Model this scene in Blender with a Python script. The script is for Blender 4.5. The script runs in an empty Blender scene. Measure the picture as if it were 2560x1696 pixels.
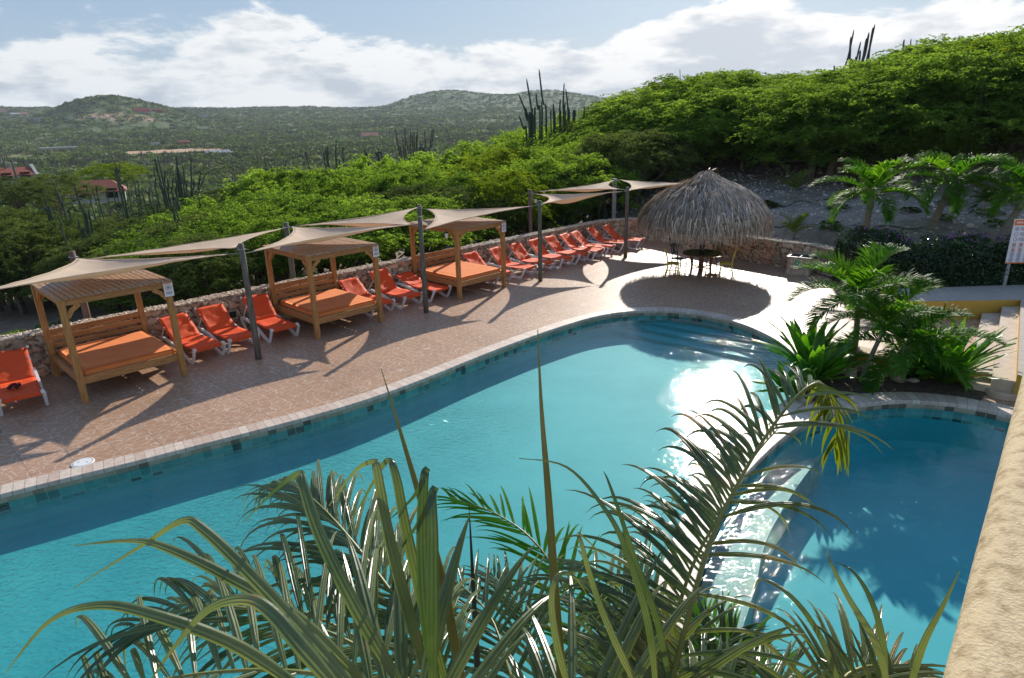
import bpy, bmesh, math, random
import numpy as np
from mathutils import Vector, Matrix, noise as mnoise
from mathutils.geometry import tessellate_polygon
rnd = random.Random(7)
scn = bpy.context.scene
col = scn.collection

# ------------------------------------------------------------------ camera
CAM_H = 5.2
PITCH, ROLL, FPX = math.radians(18.6), math.radians(-1.4), 1640.0
_F = np.array([0, math.cos(PITCH), -math.sin(PITCH)])
_U0 = np.array([0, math.sin(PITCH), math.cos(PITCH)])
_R = np.array([1., 0, 0]) * math.cos(ROLL) + _U0 * math.sin(ROLL)
_U = -np.array([1., 0, 0]) * math.sin(ROLL) + _U0 * math.cos(ROLL)
cam = bpy.data.cameras.new('camera')
cam.sensor_width = 36.0
cam.lens = FPX / 2560 * 36
cam.clip_start = 0.05
cam.clip_end = 20000
camo = bpy.data.objects.new('camera', cam)
camo.matrix_world = Matrix(((_R[0], _U[0], -_F[0], 0), (_R[1], _U[1], -_F[1], 0), (_R[2], _U[2], -_F[2], CAM_H), (0, 0, 0, 1)))
col.objects.link(camo)
scn.camera = camo

# ------------------------------------------------------------------ light
SUN_AZ, SUN_EL = math.radians(19.0), math.radians(28.5)
sdir = Vector((math.sin(SUN_AZ) * math.cos(SUN_EL), math.cos(SUN_AZ) * math.cos(SUN_EL), math.sin(SUN_EL)))
sl = bpy.data.lights.new('sun', 'SUN')
sl.energy = 4.2
sl.angle = math.radians(0.53)
sl.color = (1.0, 0.93, 0.82)
so = bpy.data.objects.new('sun', sl)
so.rotation_euler = sdir.to_track_quat('Z', 'Y').to_euler()
col.objects.link(so)
scn.view_settings.view_transform = 'Standard'
scn.view_settings.look = 'None'
scn.view_settings.gamma = 1
scn.view_settings.exposure = 0.36
scn.cycles.max_bounces = 8
scn.cycles.transparent_max_bounces = 24
scn.cycles.diffuse_bounces = 3
scn.cycles.sample_clamp_indirect = 4
scn.cycles.caustics_reflective = False
scn.cycles.caustics_refractive = False

world = bpy.data.worlds.new('World')
scn.world = world
world.use_nodes = True
def build_world():
    nt = world.node_tree
    nt.nodes.clear()
    N = nt.nodes.new
    L = nt.links.new
    def math_(op, a, b=None, c=None):
        n = N('ShaderNodeMath'); n.operation = op
        for i, v in enumerate((a, b, c)):
            if v is None: continue
            if isinstance(v, (int, float)): n.inputs[i].default_value = v
            else: L(v, n.inputs[i])
        return n.outputs[0]
    sky = N('ShaderNodeTexSky')
    sky.sky_type = 'NISHITA'; sky.sun_disc = False
    sky.sun_elevation = SUN_EL; sky.sun_rotation = SUN_AZ
    sky.air_density = 1.0; sky.dust_density = 1.2; sky.ozone_density = 1.5
    tc = N('ShaderNodeTexCoord')
    sep = N('ShaderNodeSeparateXYZ'); L(tc.outputs['Generated'], sep.inputs[0])
    x, y, z = sep.outputs
    az = math_('ARCTAN2', x, y)
    # stretched direction for clouds: wide and flat near the horizon
    comb = N('ShaderNodeCombineXYZ')
    L(math_('MULTIPLY', az, 1.0), comb.inputs[0])
    L(math_('MULTIPLY_ADD', z, 2.6, .37), comb.inputs[1])
    n1 = N('ShaderNodeTexNoise'); n1.inputs['Scale'].default_value = 5.2; n1.inputs['Detail'].default_value = 12; n1.inputs['Roughness'].default_value = 0.60
    n1.inputs['Distortion'].default_value = 0.25
    L(comb.outputs[0], n1.inputs['Vector'])
    comb2 = N('ShaderNodeCombineXYZ')
    L(math_('MULTIPLY', az, 1.0), comb2.inputs[0]); L(math_('MULTIPLY_ADD', z, 3.4, 0.11), comb2.inputs[1])
    n2 = N('ShaderNodeTexNoise'); n2.inputs['Scale'].default_value = 8.0; n2.inputs['Detail'].default_value = 10; n2.inputs['Roughness'].default_value = 0.6
    L(comb2.outputs[0], n2.inputs['Vector'])
    # more cloud low down, a blue gap high in the middle, a tall bank on the right
    def gauss(v, mu, s):
        d = math_('DIVIDE', math_('SUBTRACT', v, mu), s)
        return math_('POWER', 2.718, math_('MULTIPLY', math_('MULTIPLY', d, d), -1.0))
    low = math_('MULTIPLY_ADD', z, -2.0, 0.305)
    low = math_('MAXIMUM', low, -0.05)
    gap = math_('MULTIPLY', math_('MULTIPLY', gauss(az, 0.0, 0.22), gauss(z, 0.165, 0.05)), -0.36)
    bank = math_('MULTIPLY', math_('MULTIPLY', gauss(az, 0.42, 0.24), gauss(z, 0.06, 0.09)), 0.20)
    dens = math_('ADD', math_('ADD', n1.outputs[0], low), math_('ADD', gap, bank))
    mr = N('ShaderNodeMapRange'); mr.inputs['From Min'].default_value = 0.53; mr.inputs['From Max'].default_value = 0.62
    mr.interpolation_type = 'SMOOTHSTEP'
    L(dens, mr.inputs['Value'])
    # shading of the clouds
    sh = N('ShaderNodeMapRange'); sh.inputs['From Min'].default_value = 0.40; sh.inputs['From Max'].default_value = 0.58
    core = N('ShaderNodeMapRange'); core.inputs['From Min'].default_value = 0.56; core.inputs['From Max'].default_value = 0.92
    core.inputs['To Min'].default_value = 0.14; core.inputs['To Max'].default_value = -0.12; L(dens, core.inputs['Value'])
    L(math_('ADD', n2.outputs[0], core.outputs[0]), sh.inputs['Value'])
    warm = N('ShaderNodeMapRange'); warm.inputs['From Min'].default_value = -0.7; warm.inputs['From Max'].default_value = 0.35
    L(az, warm.inputs['Value'])
    dark = N('ShaderNodeMix'); dark.data_type = 'RGBA'
    dark.inputs[6].default_value = (0.44, 0.51, 0.58, 1); dark.inputs[7].default_value = (0.66, 0.70, 0.76, 1)
    L(warm.outputs[0], dark.inputs[0])
    light = N('ShaderNodeMix'); light.data_type = 'RGBA'
    light.inputs[6].default_value = (0.84, 0.87, 0.89, 1); light.inputs[7].default_value = (1.05, 1.04, 1.02, 1)
    L(warm.outputs[0], light.inputs[0])
    cc = N('ShaderNodeMix'); cc.data_type = 'RGBA'
    L(sh.outputs[0], cc.inputs[0]); L(dark.outputs[2], cc.inputs[6]); L(light.outputs[2], cc.inputs[7])
    skn = N('ShaderNodeMix'); skn.data_type = 'RGBA'; skn.blend_type = 'MULTIPLY'; skn.inputs[0].default_value = 1
    L(sky.outputs[0], skn.inputs[6]); skn.inputs[7].default_value = (0.082, 0.090, 0.098, 1)
    gr = N('ShaderNodeValToRGB'); e = gr.color_ramp.elements; e[0].position = 0; e[0].color = (.50, .58, .66, 1); e[1].position = .6; e[1].color = (.15, .27, .50, 1)
    e2 = e.new(.12); e2.color = (.36, .49, .65, 1)
    L(z, gr.inputs[0])
    skm = N('ShaderNodeMix'); skm.data_type = 'RGBA'; skm.inputs[0].default_value = .78
    L(skn.outputs[2], skm.inputs[6]); L(gr.outputs[0], skm.inputs[7])
    mx = N('ShaderNodeMix'); mx.data_type = 'RGBA'
    L(mr.outputs[0], mx.inputs[0]); L(skm.outputs[2], mx.inputs[6]); L(cc.outputs[2], mx.inputs[7])
    # below the horizon: dull earth
    bg = N('ShaderNodeBackground'); bg.inputs['Strength'].default_value = 0.85
    L(mx.outputs[2], bg.inputs['Color'])
    out = N('ShaderNodeOutputWorld'); L(bg.outputs[0], out.inputs['Surface'])
build_world()

# ------------------------------------------------------------------ maths helpers
def ray(px, py):
    return _F + _R * (px - 1280) / FPX + _U * (848 - py) / FPX
def G(px, py, z=0.0):                      # photo pixel -> point on the plane z
    d = ray(px, py); k = (z - CAM_H) / d[2]
    return Vector((d[0] * k, d[1] * k, z))
DS = 2560 / 2367.0
def at(px, py, dist):                      # point at a horizontal distance
    d = ray(px * DS, py * DS); k = dist / math.hypot(d[0], d[1])
    return Vector((d[0] * k, d[1] * k, CAM_H + d[2] * k))
UA = math.radians(45.5)
UV = Vector((math.cos(UA), math.sin(UA), 0)); NV = Vector((-math.sin(UA), math.cos(UA), 0))
def un(u, n, z=0.0):
    return UV * u + NV * n + Vector((0, 0, z))
def sstep(x, a, b):
    t = np.clip((x - a) / (b - a), 0, 1); return t * t * (3 - 2 * t)
def catmull(pts, k=8, closed=True):
    P = [Vector(p) for p in pts]; n = len(P); out = []
    rng_ = range(n) if closed else range(n - 1)
    for i in rng_:
        if closed: a, b, c, d = P[i - 1], P[i], P[(i + 1) % n], P[(i + 2) % n]
        else: a, b, c, d = P[max(i - 1, 0)], P[i], P[i + 1], P[min(i + 2, n - 1)]
        for j in range(k):
            t = j / k
            out.append(0.5 * ((2 * b) + (c - a) * t + (2 * a - 5 * b + 4 * c - d) * t * t + (3 * b - a - 3 * c + d) * t ** 3))
    if not closed: out.append(P[-1].copy())
    return out
def offset(poly, d, closed=True):
    n = len(poly); out = []
    for i in range(n):
        a = poly[i - 1] if closed or i else poly[i]; b = poly[(i + 1) % n] if closed or i < n - 1 else poly[i]
        t = (b - a); t.normalize()
        out.append(poly[i] + Vector((t.y, -t.x, 0)[:len(poly[i])]) * d)
    return out
def area2(poly):
    return sum(poly[i - 1].x * poly[i].y - poly[i].x * poly[i - 1].y for i in range(len(poly)))

# ------------------------------------------------------------------ mesh helpers
class MB:
    def __init__(s): s.v = []; s.f = []
    def add(s, vs, fs, M=None):
        o = len(s.v)
        s.v += [tuple(M @ Vector(p)) if M else tuple(p) for p in vs]
        s.f += [tuple(i + o for i in f) for f in fs]
        return s
    def box(s, c, d, rot=None, bev=0.0):
        x, y, z = d[0] / 2, d[1] / 2, d[2] / 2
        M = Matrix.Translation(c)
        if rot is not None: M = M @ (rot if isinstance(rot, Matrix) else Matrix.Rotation(rot, 4, 'Z'))
        if bev:
            b = min(bev, x * .49, y * .49, z * .49)
            vs = []; fs = []
            bm = bmesh.new(); bmesh.ops.create_cube(bm, size=1)
            for v in bm.verts: v.co = Vector((v.co.x * 2 * x, v.co.y * 2 * y, v.co.z * 2 * z))
            bmesh.ops.bevel(bm, geom=list(bm.edges), offset=b, segments=2, affect='EDGES')
            bm.verts.index_update()
            vs = [v.co.copy() for v in bm.verts]; fs = [[v.index for v in f.verts] for f in bm.faces]
            bm.free(); return s.add(vs, fs, M)
        vs = [(-x, -y, -z), (x, -y, -z), (x, y, -z), (-x, y, -z), (-x, -y, z), (x, -y, z), (x, y, z), (-x, y, z)]
        return s.add(vs, [(0, 3, 2, 1), (4, 5, 6, 7), (0, 1, 5, 4), (1, 2, 6, 5), (2, 3, 7, 6), (3, 0, 4, 7)], M)
    def tube(s, pts, r, n=8, cap=True, flat=1.0, up=None):
        P = [Vector(p) for p in pts]; m = len(P)
        if isinstance(r, (int, float)): r = [r] * m
        vs = []; fs = []
        ref = Vector(up) if up else (Vector((0, 0, 1)) if abs((P[-1] - P[0]).normalized().z) < .9 else Vector((1, 0, 0)))
        for i in range(m):
            t = (P[min(i + 1, m - 1)] - P[max(i - 1, 0)]).normalized()
            a = t.cross(ref)
            if a.length < 1e-4: a = t.orthogonal()
            a.normalize(); b = a.cross(t).normalized()
            if not up: ref = b
            for k in range(n):
                an = 2 * math.pi * k / n
                vs.append(P[i] + (a * math.cos(an) * flat + b * math.sin(an)) * r[i])
        for i in range(m - 1):
            for k in range(n):
                fs.append((i * n + k, i * n + (k + 1) % n, (i + 1) * n + (k + 1) % n, (i + 1) * n + k))
        if cap:
            fs.append(tuple(range(n - 1, -1, -1))); fs.append(tuple((m - 1) * n + k for k in range(n)))
        return s.add(vs, fs)
    def strip(s, pts, w, d, up=(0, 0, 1)):            # rectangular bar swept along pts (w across, d along up)
        P = [Vector(p) for p in pts]; m = len(P); vs = []; fs = []
        up = Vector(up)
        for i in range(m):
            t = (P[min(i + 1, m - 1)] - P[max(i - 1, 0)]).normalized()
            a = up.normalized(); b = t.cross(a).normalized()
            for sa, sb in ((-1, -1), (1, -1), (1, 1), (-1, 1)):
                vs.append(P[i] + a * sa * w / 2 + b * sb * d / 2)
        for i in range(m - 1):
            for k in range(4): fs.append((i * 4 + k, i * 4 + (k + 1) % 4, i * 4 + 4 + (k + 1) % 4, i * 4 + 4 + k))
        fs.append((3, 2, 1, 0)); fs.append(tuple((m - 1) * 4 + k for k in range(4)))
        return s.add(vs, fs)
    def lathe(s, prof, n=24, M=None):
        vs = []; fs = []
        for r, z in prof:
            for k in range(n):
                a = 2 * math.pi * k / n; vs.append((r * math.cos(a), r * math.sin(a), z))
        for i in range(len(prof) - 1):
            for k in range(n): fs.append((i * n + k, i * n + (k + 1) % n, (i + 1) * n + (k + 1) % n, (i + 1) * n + k))
        return s.add(vs, fs, M)
    def prism(s, poly, z0, z1, bottom=True):
        n = len(poly)
        if area2([Vector(p) for p in poly]) < 0: poly = list(reversed(poly))
        vs = [(p[0], p[1], z0) for p in poly] + [(p[0], p[1], z1) for p in poly]
        fs = [(i, (i + 1) % n, n + (i + 1) % n, n + i) for i in range(n)] + [tuple(range(n, 2 * n))]
        if bottom: fs.append(tuple(range(n - 1, -1, -1)))
        return s.add(vs, fs)
    def build(s, name, m, parent=None, smooth=False, cols=None):
        return mkobj(name, np.array(s.v, dtype=np.float32), s.f, m, parent, smooth, cols)
def mkobj(name, v, f, m, parent=None, smooth=False, cols=None):
    me = bpy.data.meshes.new(name)
    if isinstance(f, np.ndarray):
        k = f.shape[1]
        me.vertices.add(len(v)); me.vertices.foreach_set('co', np.ascontiguousarray(v, dtype=np.float32).ravel())
        me.loops.add(f.size); me.loops.foreach_set('vertex_index', np.ascontiguousarray(f, dtype=np.int32).ravel())
        me.polygons.add(len(f)); me.polygons.foreach_set('loop_start', np.arange(0, f.size, k, dtype=np.int32))
        me.update(calc_edges=True)
    else:
        me.from_pydata([tuple(map(float, p)) for p in v], [], f)
    if cols is not None:
        at_ = me.color_attributes.new('tone', 'FLOAT_COLOR', 'POINT')
        c = np.ones((len(v), 4), dtype=np.float32); c[:, :3] = cols
        at_.data.foreach_set('color', c.ravel())
    if smooth: me.polygons.foreach_set('use_smooth', np.ones(len(me.polygons), dtype=bool))
    if m is not None: me.materials.append(m)
    o = bpy.data.objects.new(name, me); col.objects.link(o)
    if parent is not None: o.parent = parent
    return o
def tag(o, label, cat, group=None, kind=None):
    if label: o['label'] = label
    if cat: o['category'] = cat
    if group: o['group'] = group
    if kind: o['kind'] = kind
    return o
def thing(name, label, cat, loc=(0, 0, 0), rz=0.0, group=None):
    o = bpy.data.objects.new(name, None); col.objects.link(o)
    o.empty_display_size = 0.1
    o.location = loc; o.rotation_euler = (0, 0, rz)
    return tag(o, label, cat, group)
def struct(o):
    o['kind'] = 'structure'; return o
def kids(o): return [c for c in bpy.data.objects if c.parent is o]
def dup(root, loc=None, rz=None, label=None, group=None, scale=None):
    r = root.copy(); col.objects.link(r)
    if loc is not None: r.location = loc
    if rz is not None: r.rotation_euler = (0, 0, rz)
    if scale is not None: r.scale = scale
    if label: r['label'] = label
    if group: r['group'] = group
    for c in KIDS[root.name]:
        d = c.copy(); col.objects.link(d); d.parent = r
        for e in KIDS.get(c.name, []):
            g = e.copy(); col.objects.link(g); g.parent = d
    return r
KIDS = {}
def remember(root):
    KIDS[root.name] = kids(root)
    for c in KIDS[root.name]: KIDS[c.name] = kids(c)
    return root
def text_mb(mb, s, size, M, depth=0.001):
    cu = bpy.data.curves.new('txt', 'FONT'); cu.body = s; cu.size = size; cu.align_x = 'CENTER'; cu.extrude = depth
    o = bpy.data.objects.new('txt', cu); col.objects.link(o)
    dg = bpy.context.evaluated_depsgraph_get()
    me = o.evaluated_get(dg).to_mesh()
    mb.add([v.co.copy() for v in me.vertices], [tuple(p.vertices) for p in me.polygons], M)
    o.evaluated_get(dg).to_mesh_clear()
    bpy.data.objects.remove(o); bpy.data.curves.remove(cu)

# ------------------------------------------------------------------ materials
def newmat(name):
    m = bpy.data.materials.new(name); m.use_nodes = True
    nt = m.node_tree; b = nt.nodes['Principled BSDF']
    return m, nt, b
def C(r, g, b): return (r, g, b, 1)
def simple(name, c1, c2=None, rough=0.6, scale=8.0, detail=5, bump=0.0, bscale=None, metallic=0.0, stretch=None, spec=0.5, coords='Object', lo=.35, hi=.65, sheen=0, transl=0.0):
    m, nt, b = newmat(name)
    N = nt.nodes.new; L = nt.links.new
    b.inputs['Roughness'].default_value = rough; b.inputs['Metallic'].default_value = metallic
    b.inputs['Specular IOR Level'].default_value = spec
    tc = N('ShaderNodeTexCoord'); mp = N('ShaderNodeMapping'); L(tc.outputs[coords], mp.inputs[0])
    if stretch: mp.inputs['Scale'].default_value = stretch
    n = N('ShaderNodeTexNoise'); n.inputs['Scale'].default_value = scale; n.inputs['Detail'].default_value = detail; n.inputs['Roughness'].default_value = .6
    L(mp.outputs[0], n.inputs['Vector'])
    r = N('ShaderNodeMapRange'); r.inputs['From Min'].default_value = lo; r.inputs['From Max'].default_value = hi
    L(n.outputs[0], r.inputs['Value'])
    mx = N('ShaderNodeMix'); mx.data_type = 'RGBA'; mx.inputs[6].default_value = C(*c1); mx.inputs[7].default_value = C(*(c2 or c1))
    L(r.outputs[0], mx.inputs[0]); L(mx.outputs[2], b.inputs['Base Color'])
    if bump:
        n2 = N('ShaderNodeTexNoise'); n2.inputs['Scale'].default_value = bscale or scale * 4; n2.inputs['Detail'].default_value = 6
        L(mp.outputs[0], n2.inputs['Vector'])
        bp = N('ShaderNodeBump'); bp.inputs['Strength'].default_value = bump; bp.inputs['Distance'].default_value = 0.02
        L(n2.outputs[0], bp.inputs['Height']); L(bp.outputs[0], b.inputs['Normal'])
    if transl:
        t = N('ShaderNodeBsdfTranslucent'); L(mx.outputs[2], t.inputs['Color'])
        ms = N('ShaderNodeMixShader'); ms.inputs[0].default_value = transl
        out = nt.nodes['Material Output']
        L(b.outputs[0], ms.inputs[1]); L(t.outputs[0], ms.inputs[2]); L(ms.outputs[0], out.inputs['Surface'])
    return m
def leafmat(name, c1, c2, tcol=None, transl=0.45, rough=0.45, spec=0.5, scale=1.2, vary=0.35, tips=None):
    """leaf: diffuse/gloss mixed with translucency, tone varying per object and through the crown"""
    m, nt, b = newmat(name)
    N = nt.nodes.new; L = nt.links.new
    b.inputs['Roughness'].default_value = rough; b.inputs['Specular IOR Level'].default_value = spec
    tc = N('ShaderNodeTexCoord'); n = N('ShaderNodeTexNoise'); n.inputs['Scale'].default_value = scale; n.inputs['Detail'].default_value = 4
    L(tc.outputs['Object'], n.inputs['Vector'])
    oi = N('ShaderNodeObjectInfo')
    a = N('ShaderNodeMath'); a.operation = 'MULTIPLY_ADD'; L(oi.outputs['Random'], a.inputs[0]); a.inputs[1].default_value = vary; a.inputs[2].default_value = -vary / 2
    s = N('ShaderNodeMath'); s.operation = 'ADD'; L(n.outputs[0], s.inputs[0]); L(a.outputs[0], s.inputs[1])
    r = N('ShaderNodeMapRange'); r.inputs['From Min'].default_value = .3; r.inputs['From Max'].default_value = .7; L(s.outputs[0], r.inputs['Value'])
    mx = N('ShaderNodeMix'); mx.data_type = 'RGBA'; mx.inputs[6].default_value = C(*c1); mx.inputs[7].default_value = C(*c2)
    L(r.outputs[0], mx.inputs[0]); L(mx.outputs[2], b.inputs['Base Color'])
    tr = N('ShaderNodeBsdfTranslucent')
    tm = N('ShaderNodeMix'); tm.data_type = 'RGBA'; tm.blend_type = 'MULTIPLY'; tm.inputs[0].default_value = 1
    L(mx.outputs[2], tm.inputs[6]); tm.inputs[7].default_value = C(*(tcol or (1.5, 1.6, .7)))
    L(tm.outputs[2], tr.inputs['Color'])
    ms = N('ShaderNodeMixShader'); ms.inputs[0].default_value = transl
    out = nt.nodes['Material Output']
    L(b.outputs[0], ms.inputs[1]); L(tr.outputs[0], ms.inputs[2]); L(ms.outputs[0], out.inputs['Surface'])
    return m
def attrmat(name, rough=0.85, bump=0.3, bscale=30, nscale=9, amt=.35, spec=.3, transl=0.0):
    m, nt, b = newmat(name)
    N = nt.nodes.new; L = nt.links.new
    b.inputs['Roughness'].default_value = rough; b.inputs['Specular IOR Level'].default_value = spec
    at_ = N('ShaderNodeVertexColor'); at_.layer_name = 'tone'
    tc = N('ShaderNodeTexCoord'); n = N('ShaderNodeTexNoise'); n.inputs['Scale'].default_value = nscale; n.inputs['Detail'].default_value = 8; n.inputs['Roughness'].default_value = .65
    L(tc.outputs['Object'], n.inputs['Vector'])
    r = N('ShaderNodeMapRange'); r.inputs['From Min'].default_value = .3; r.inputs['From Max'].default_value = .7
    r.inputs['To Min'].default_value = 1 - amt; r.inputs['To Max'].default_value = 1 + amt; L(n.outputs[0], r.inputs['Value'])
    mx = N('ShaderNodeVectorMath'); mx.operation = 'SCALE'; L(at_.outputs[0], mx.inputs[0]); L(r.outputs[0], mx.inputs['Scale'])
    L(mx.outputs[0], b.inputs['Base Color'])
    if bump:
        n2 = N('ShaderNodeTexNoise'); n2.inputs['Scale'].default_value = bscale; n2.inputs['Detail'].default_value = 6; L(tc.outputs['Object'], n2.inputs['Vector'])
        bp = N('ShaderNodeBump'); bp.inputs['Strength'].default_value = bump; bp.inputs['Distance'].default_value = .02
        L(n2.outputs[0], bp.inputs['Height']); L(bp.outputs[0], b.inputs['Normal'])
    if transl:
        tr = N('ShaderNodeBsdfTranslucent'); L(mx.outputs[0], tr.inputs['Color'])
        ms = N('ShaderNodeMixShader'); ms.inputs[0].default_value = transl
        L(b.outputs[0], ms.inputs[1]); L(tr.outputs[0], ms.inputs[2]); L(ms.outputs[0], nt.nodes['Material Output'].inputs['Surface'])
    return m

def deck_mat():
    m, nt, b = newmat('deck_tiles')
    N = nt.nodes.new; L = nt.links.new
    tc = N('ShaderNodeTexCoord'); mp = N('ShaderNodeMapping'); mp.inputs['Rotation'].default_value = (0, 0, -UA)
    L(tc.outputs['Object'], mp.inputs[0])
    sep = N('ShaderNodeSeparateXYZ'); L(mp.outputs[0], sep.inputs[0])
    def M(op, a, b_=None, c=None):
        n = N('ShaderNodeMath'); n.operation = op
        for i, v in enumerate((a, b_, c)):
            if v is None: continue
            if isinstance(v, (int, float)): n.inputs[i].default_value = v
            else: L(v, n.inputs[i])
        return n.outputs[0]
    T = 0.60
    def joint(v):
        f = M('FRACT', M('DIVIDE', v, T)); return M('LESS_THAN', M('MINIMUM', f, M('SUBTRACT', 1.0, f)), 0.0065)
    g = M('MAXIMUM', joint(sep.outputs[0]), joint(sep.outputs[1]))
    # crazed pattern printed on each tile: repeats tile by tile, shifted
    vo = N('ShaderNodeTexVoronoi'); vo.feature = 'DISTANCE_TO_EDGE'; vo.inputs['Scale'].default_value = 7.0; vo.inputs['Randomness'].default_value = 1
    vc = N('ShaderNodeTexVoronoi'); vc.feature = 'F1'; vc.inputs['Scale'].default_value = 7.0
    st = N('ShaderNodeMapping'); st.inputs['Scale'].default_value = (.8, 1.15, 1); L(mp.outputs[0], st.inputs[0])
    L(st.outputs[0], vo.inputs['Vector']); L(st.outputs[0], vc.inputs['Vector'])
    line = N('ShaderNodeMapRange'); line.inputs['From Min'].default_value = .022; line.inputs['From Max'].default_value = .05
    line.inputs['To Min'].default_value = 1; line.inputs['To Max'].default_value = 0; L(vo.outputs['Distance'], line.inputs['Value'])
    n = N('ShaderNodeTexNoise'); n.inputs['Scale'].default_value = 14; n.inputs['Detail'].default_value = 6
    sm = N('ShaderNodeMapping'); sm.inputs['Scale'].default_value = (.35, 2.2, 1); L(mp.outputs[0], sm.inputs[0]); L(sm.outputs[0], n.inputs['Vector'])
    nb = N('ShaderNodeTexNoise'); nb.inputs['Scale'].default_value = .45; nb.inputs['Detail'].default_value = 5; L(mp.outputs[0], nb.inputs['Vector'])
    # tile-to-tile tone
    fl = N('ShaderNodeCombineXYZ'); L(M('FLOOR', M('DIVIDE', sep.outputs[0], T)), fl.inputs[0]); L(M('FLOOR', M('DIVIDE', sep.outputs[1], T)), fl.inputs[1])
    wn = N('ShaderNodeTexWhiteNoise'); wn.noise_dimensions = '2D'; L(fl.outputs[0], wn.inputs['Vector'])
    mx = N('ShaderNodeMix'); mx.data_type = 'RGBA'; mx.inputs[6].default_value = C(.37, .20, .115); mx.inputs[7].default_value = C(.47, .29, .18)
    fac = M('ADD', M('MULTIPLY', n.outputs[0], .75), M('MULTIPLY', vc.outputs['Color'], .25)); L(fac, mx.inputs[0])
    m1 = N('ShaderNodeMix'); m1.data_type = 'RGBA'; L(M('MULTIPLY', line.outputs[0], .72), m1.inputs[0]); L(mx.outputs[2], m1.inputs[6]); m1.inputs[7].default_value = C(.62, .50, .40)
    m2 = N('ShaderNodeMix'); m2.data_type = 'RGBA'; L(M('MULTIPLY', g, .8), m2.inputs[0]); L(m1.outputs[2], m2.inputs[6]); m2.inputs[7].default_value = C(.13, .11, .10)
    sc = N('ShaderNodeVectorMath'); sc.operation = 'SCALE'; L(m2.outputs[2], sc.inputs[0])
    L(M('ADD', M('MULTIPLY_ADD', nb.outputs[0], .35, .78), M('MULTIPLY', wn.outputs[0], .10)), sc.inputs['Scale'])
    L(sc.outputs[0], b.inputs['Base Color'])
    rr = N('ShaderNodeMapRange'); rr.inputs['To Min'].default_value = .30; rr.inputs['To Max'].default_value = .52; L(n.outputs[0], rr.inputs['Value'])
    L(rr.outputs[0], b.inputs['Roughness'])
    b.inputs['Specular IOR Level'].default_value = .45
    bp = N('ShaderNodeBump'); bp.inputs['Strength'].default_value = .18; bp.inputs['Distance'].default_value = .01
    L(M('SUBTRACT', n.outputs[0], M('MULTIPLY', g, 2.0)), bp.inputs['Height']); L(bp.outputs[0], b.inputs['Normal'])
    return m
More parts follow.
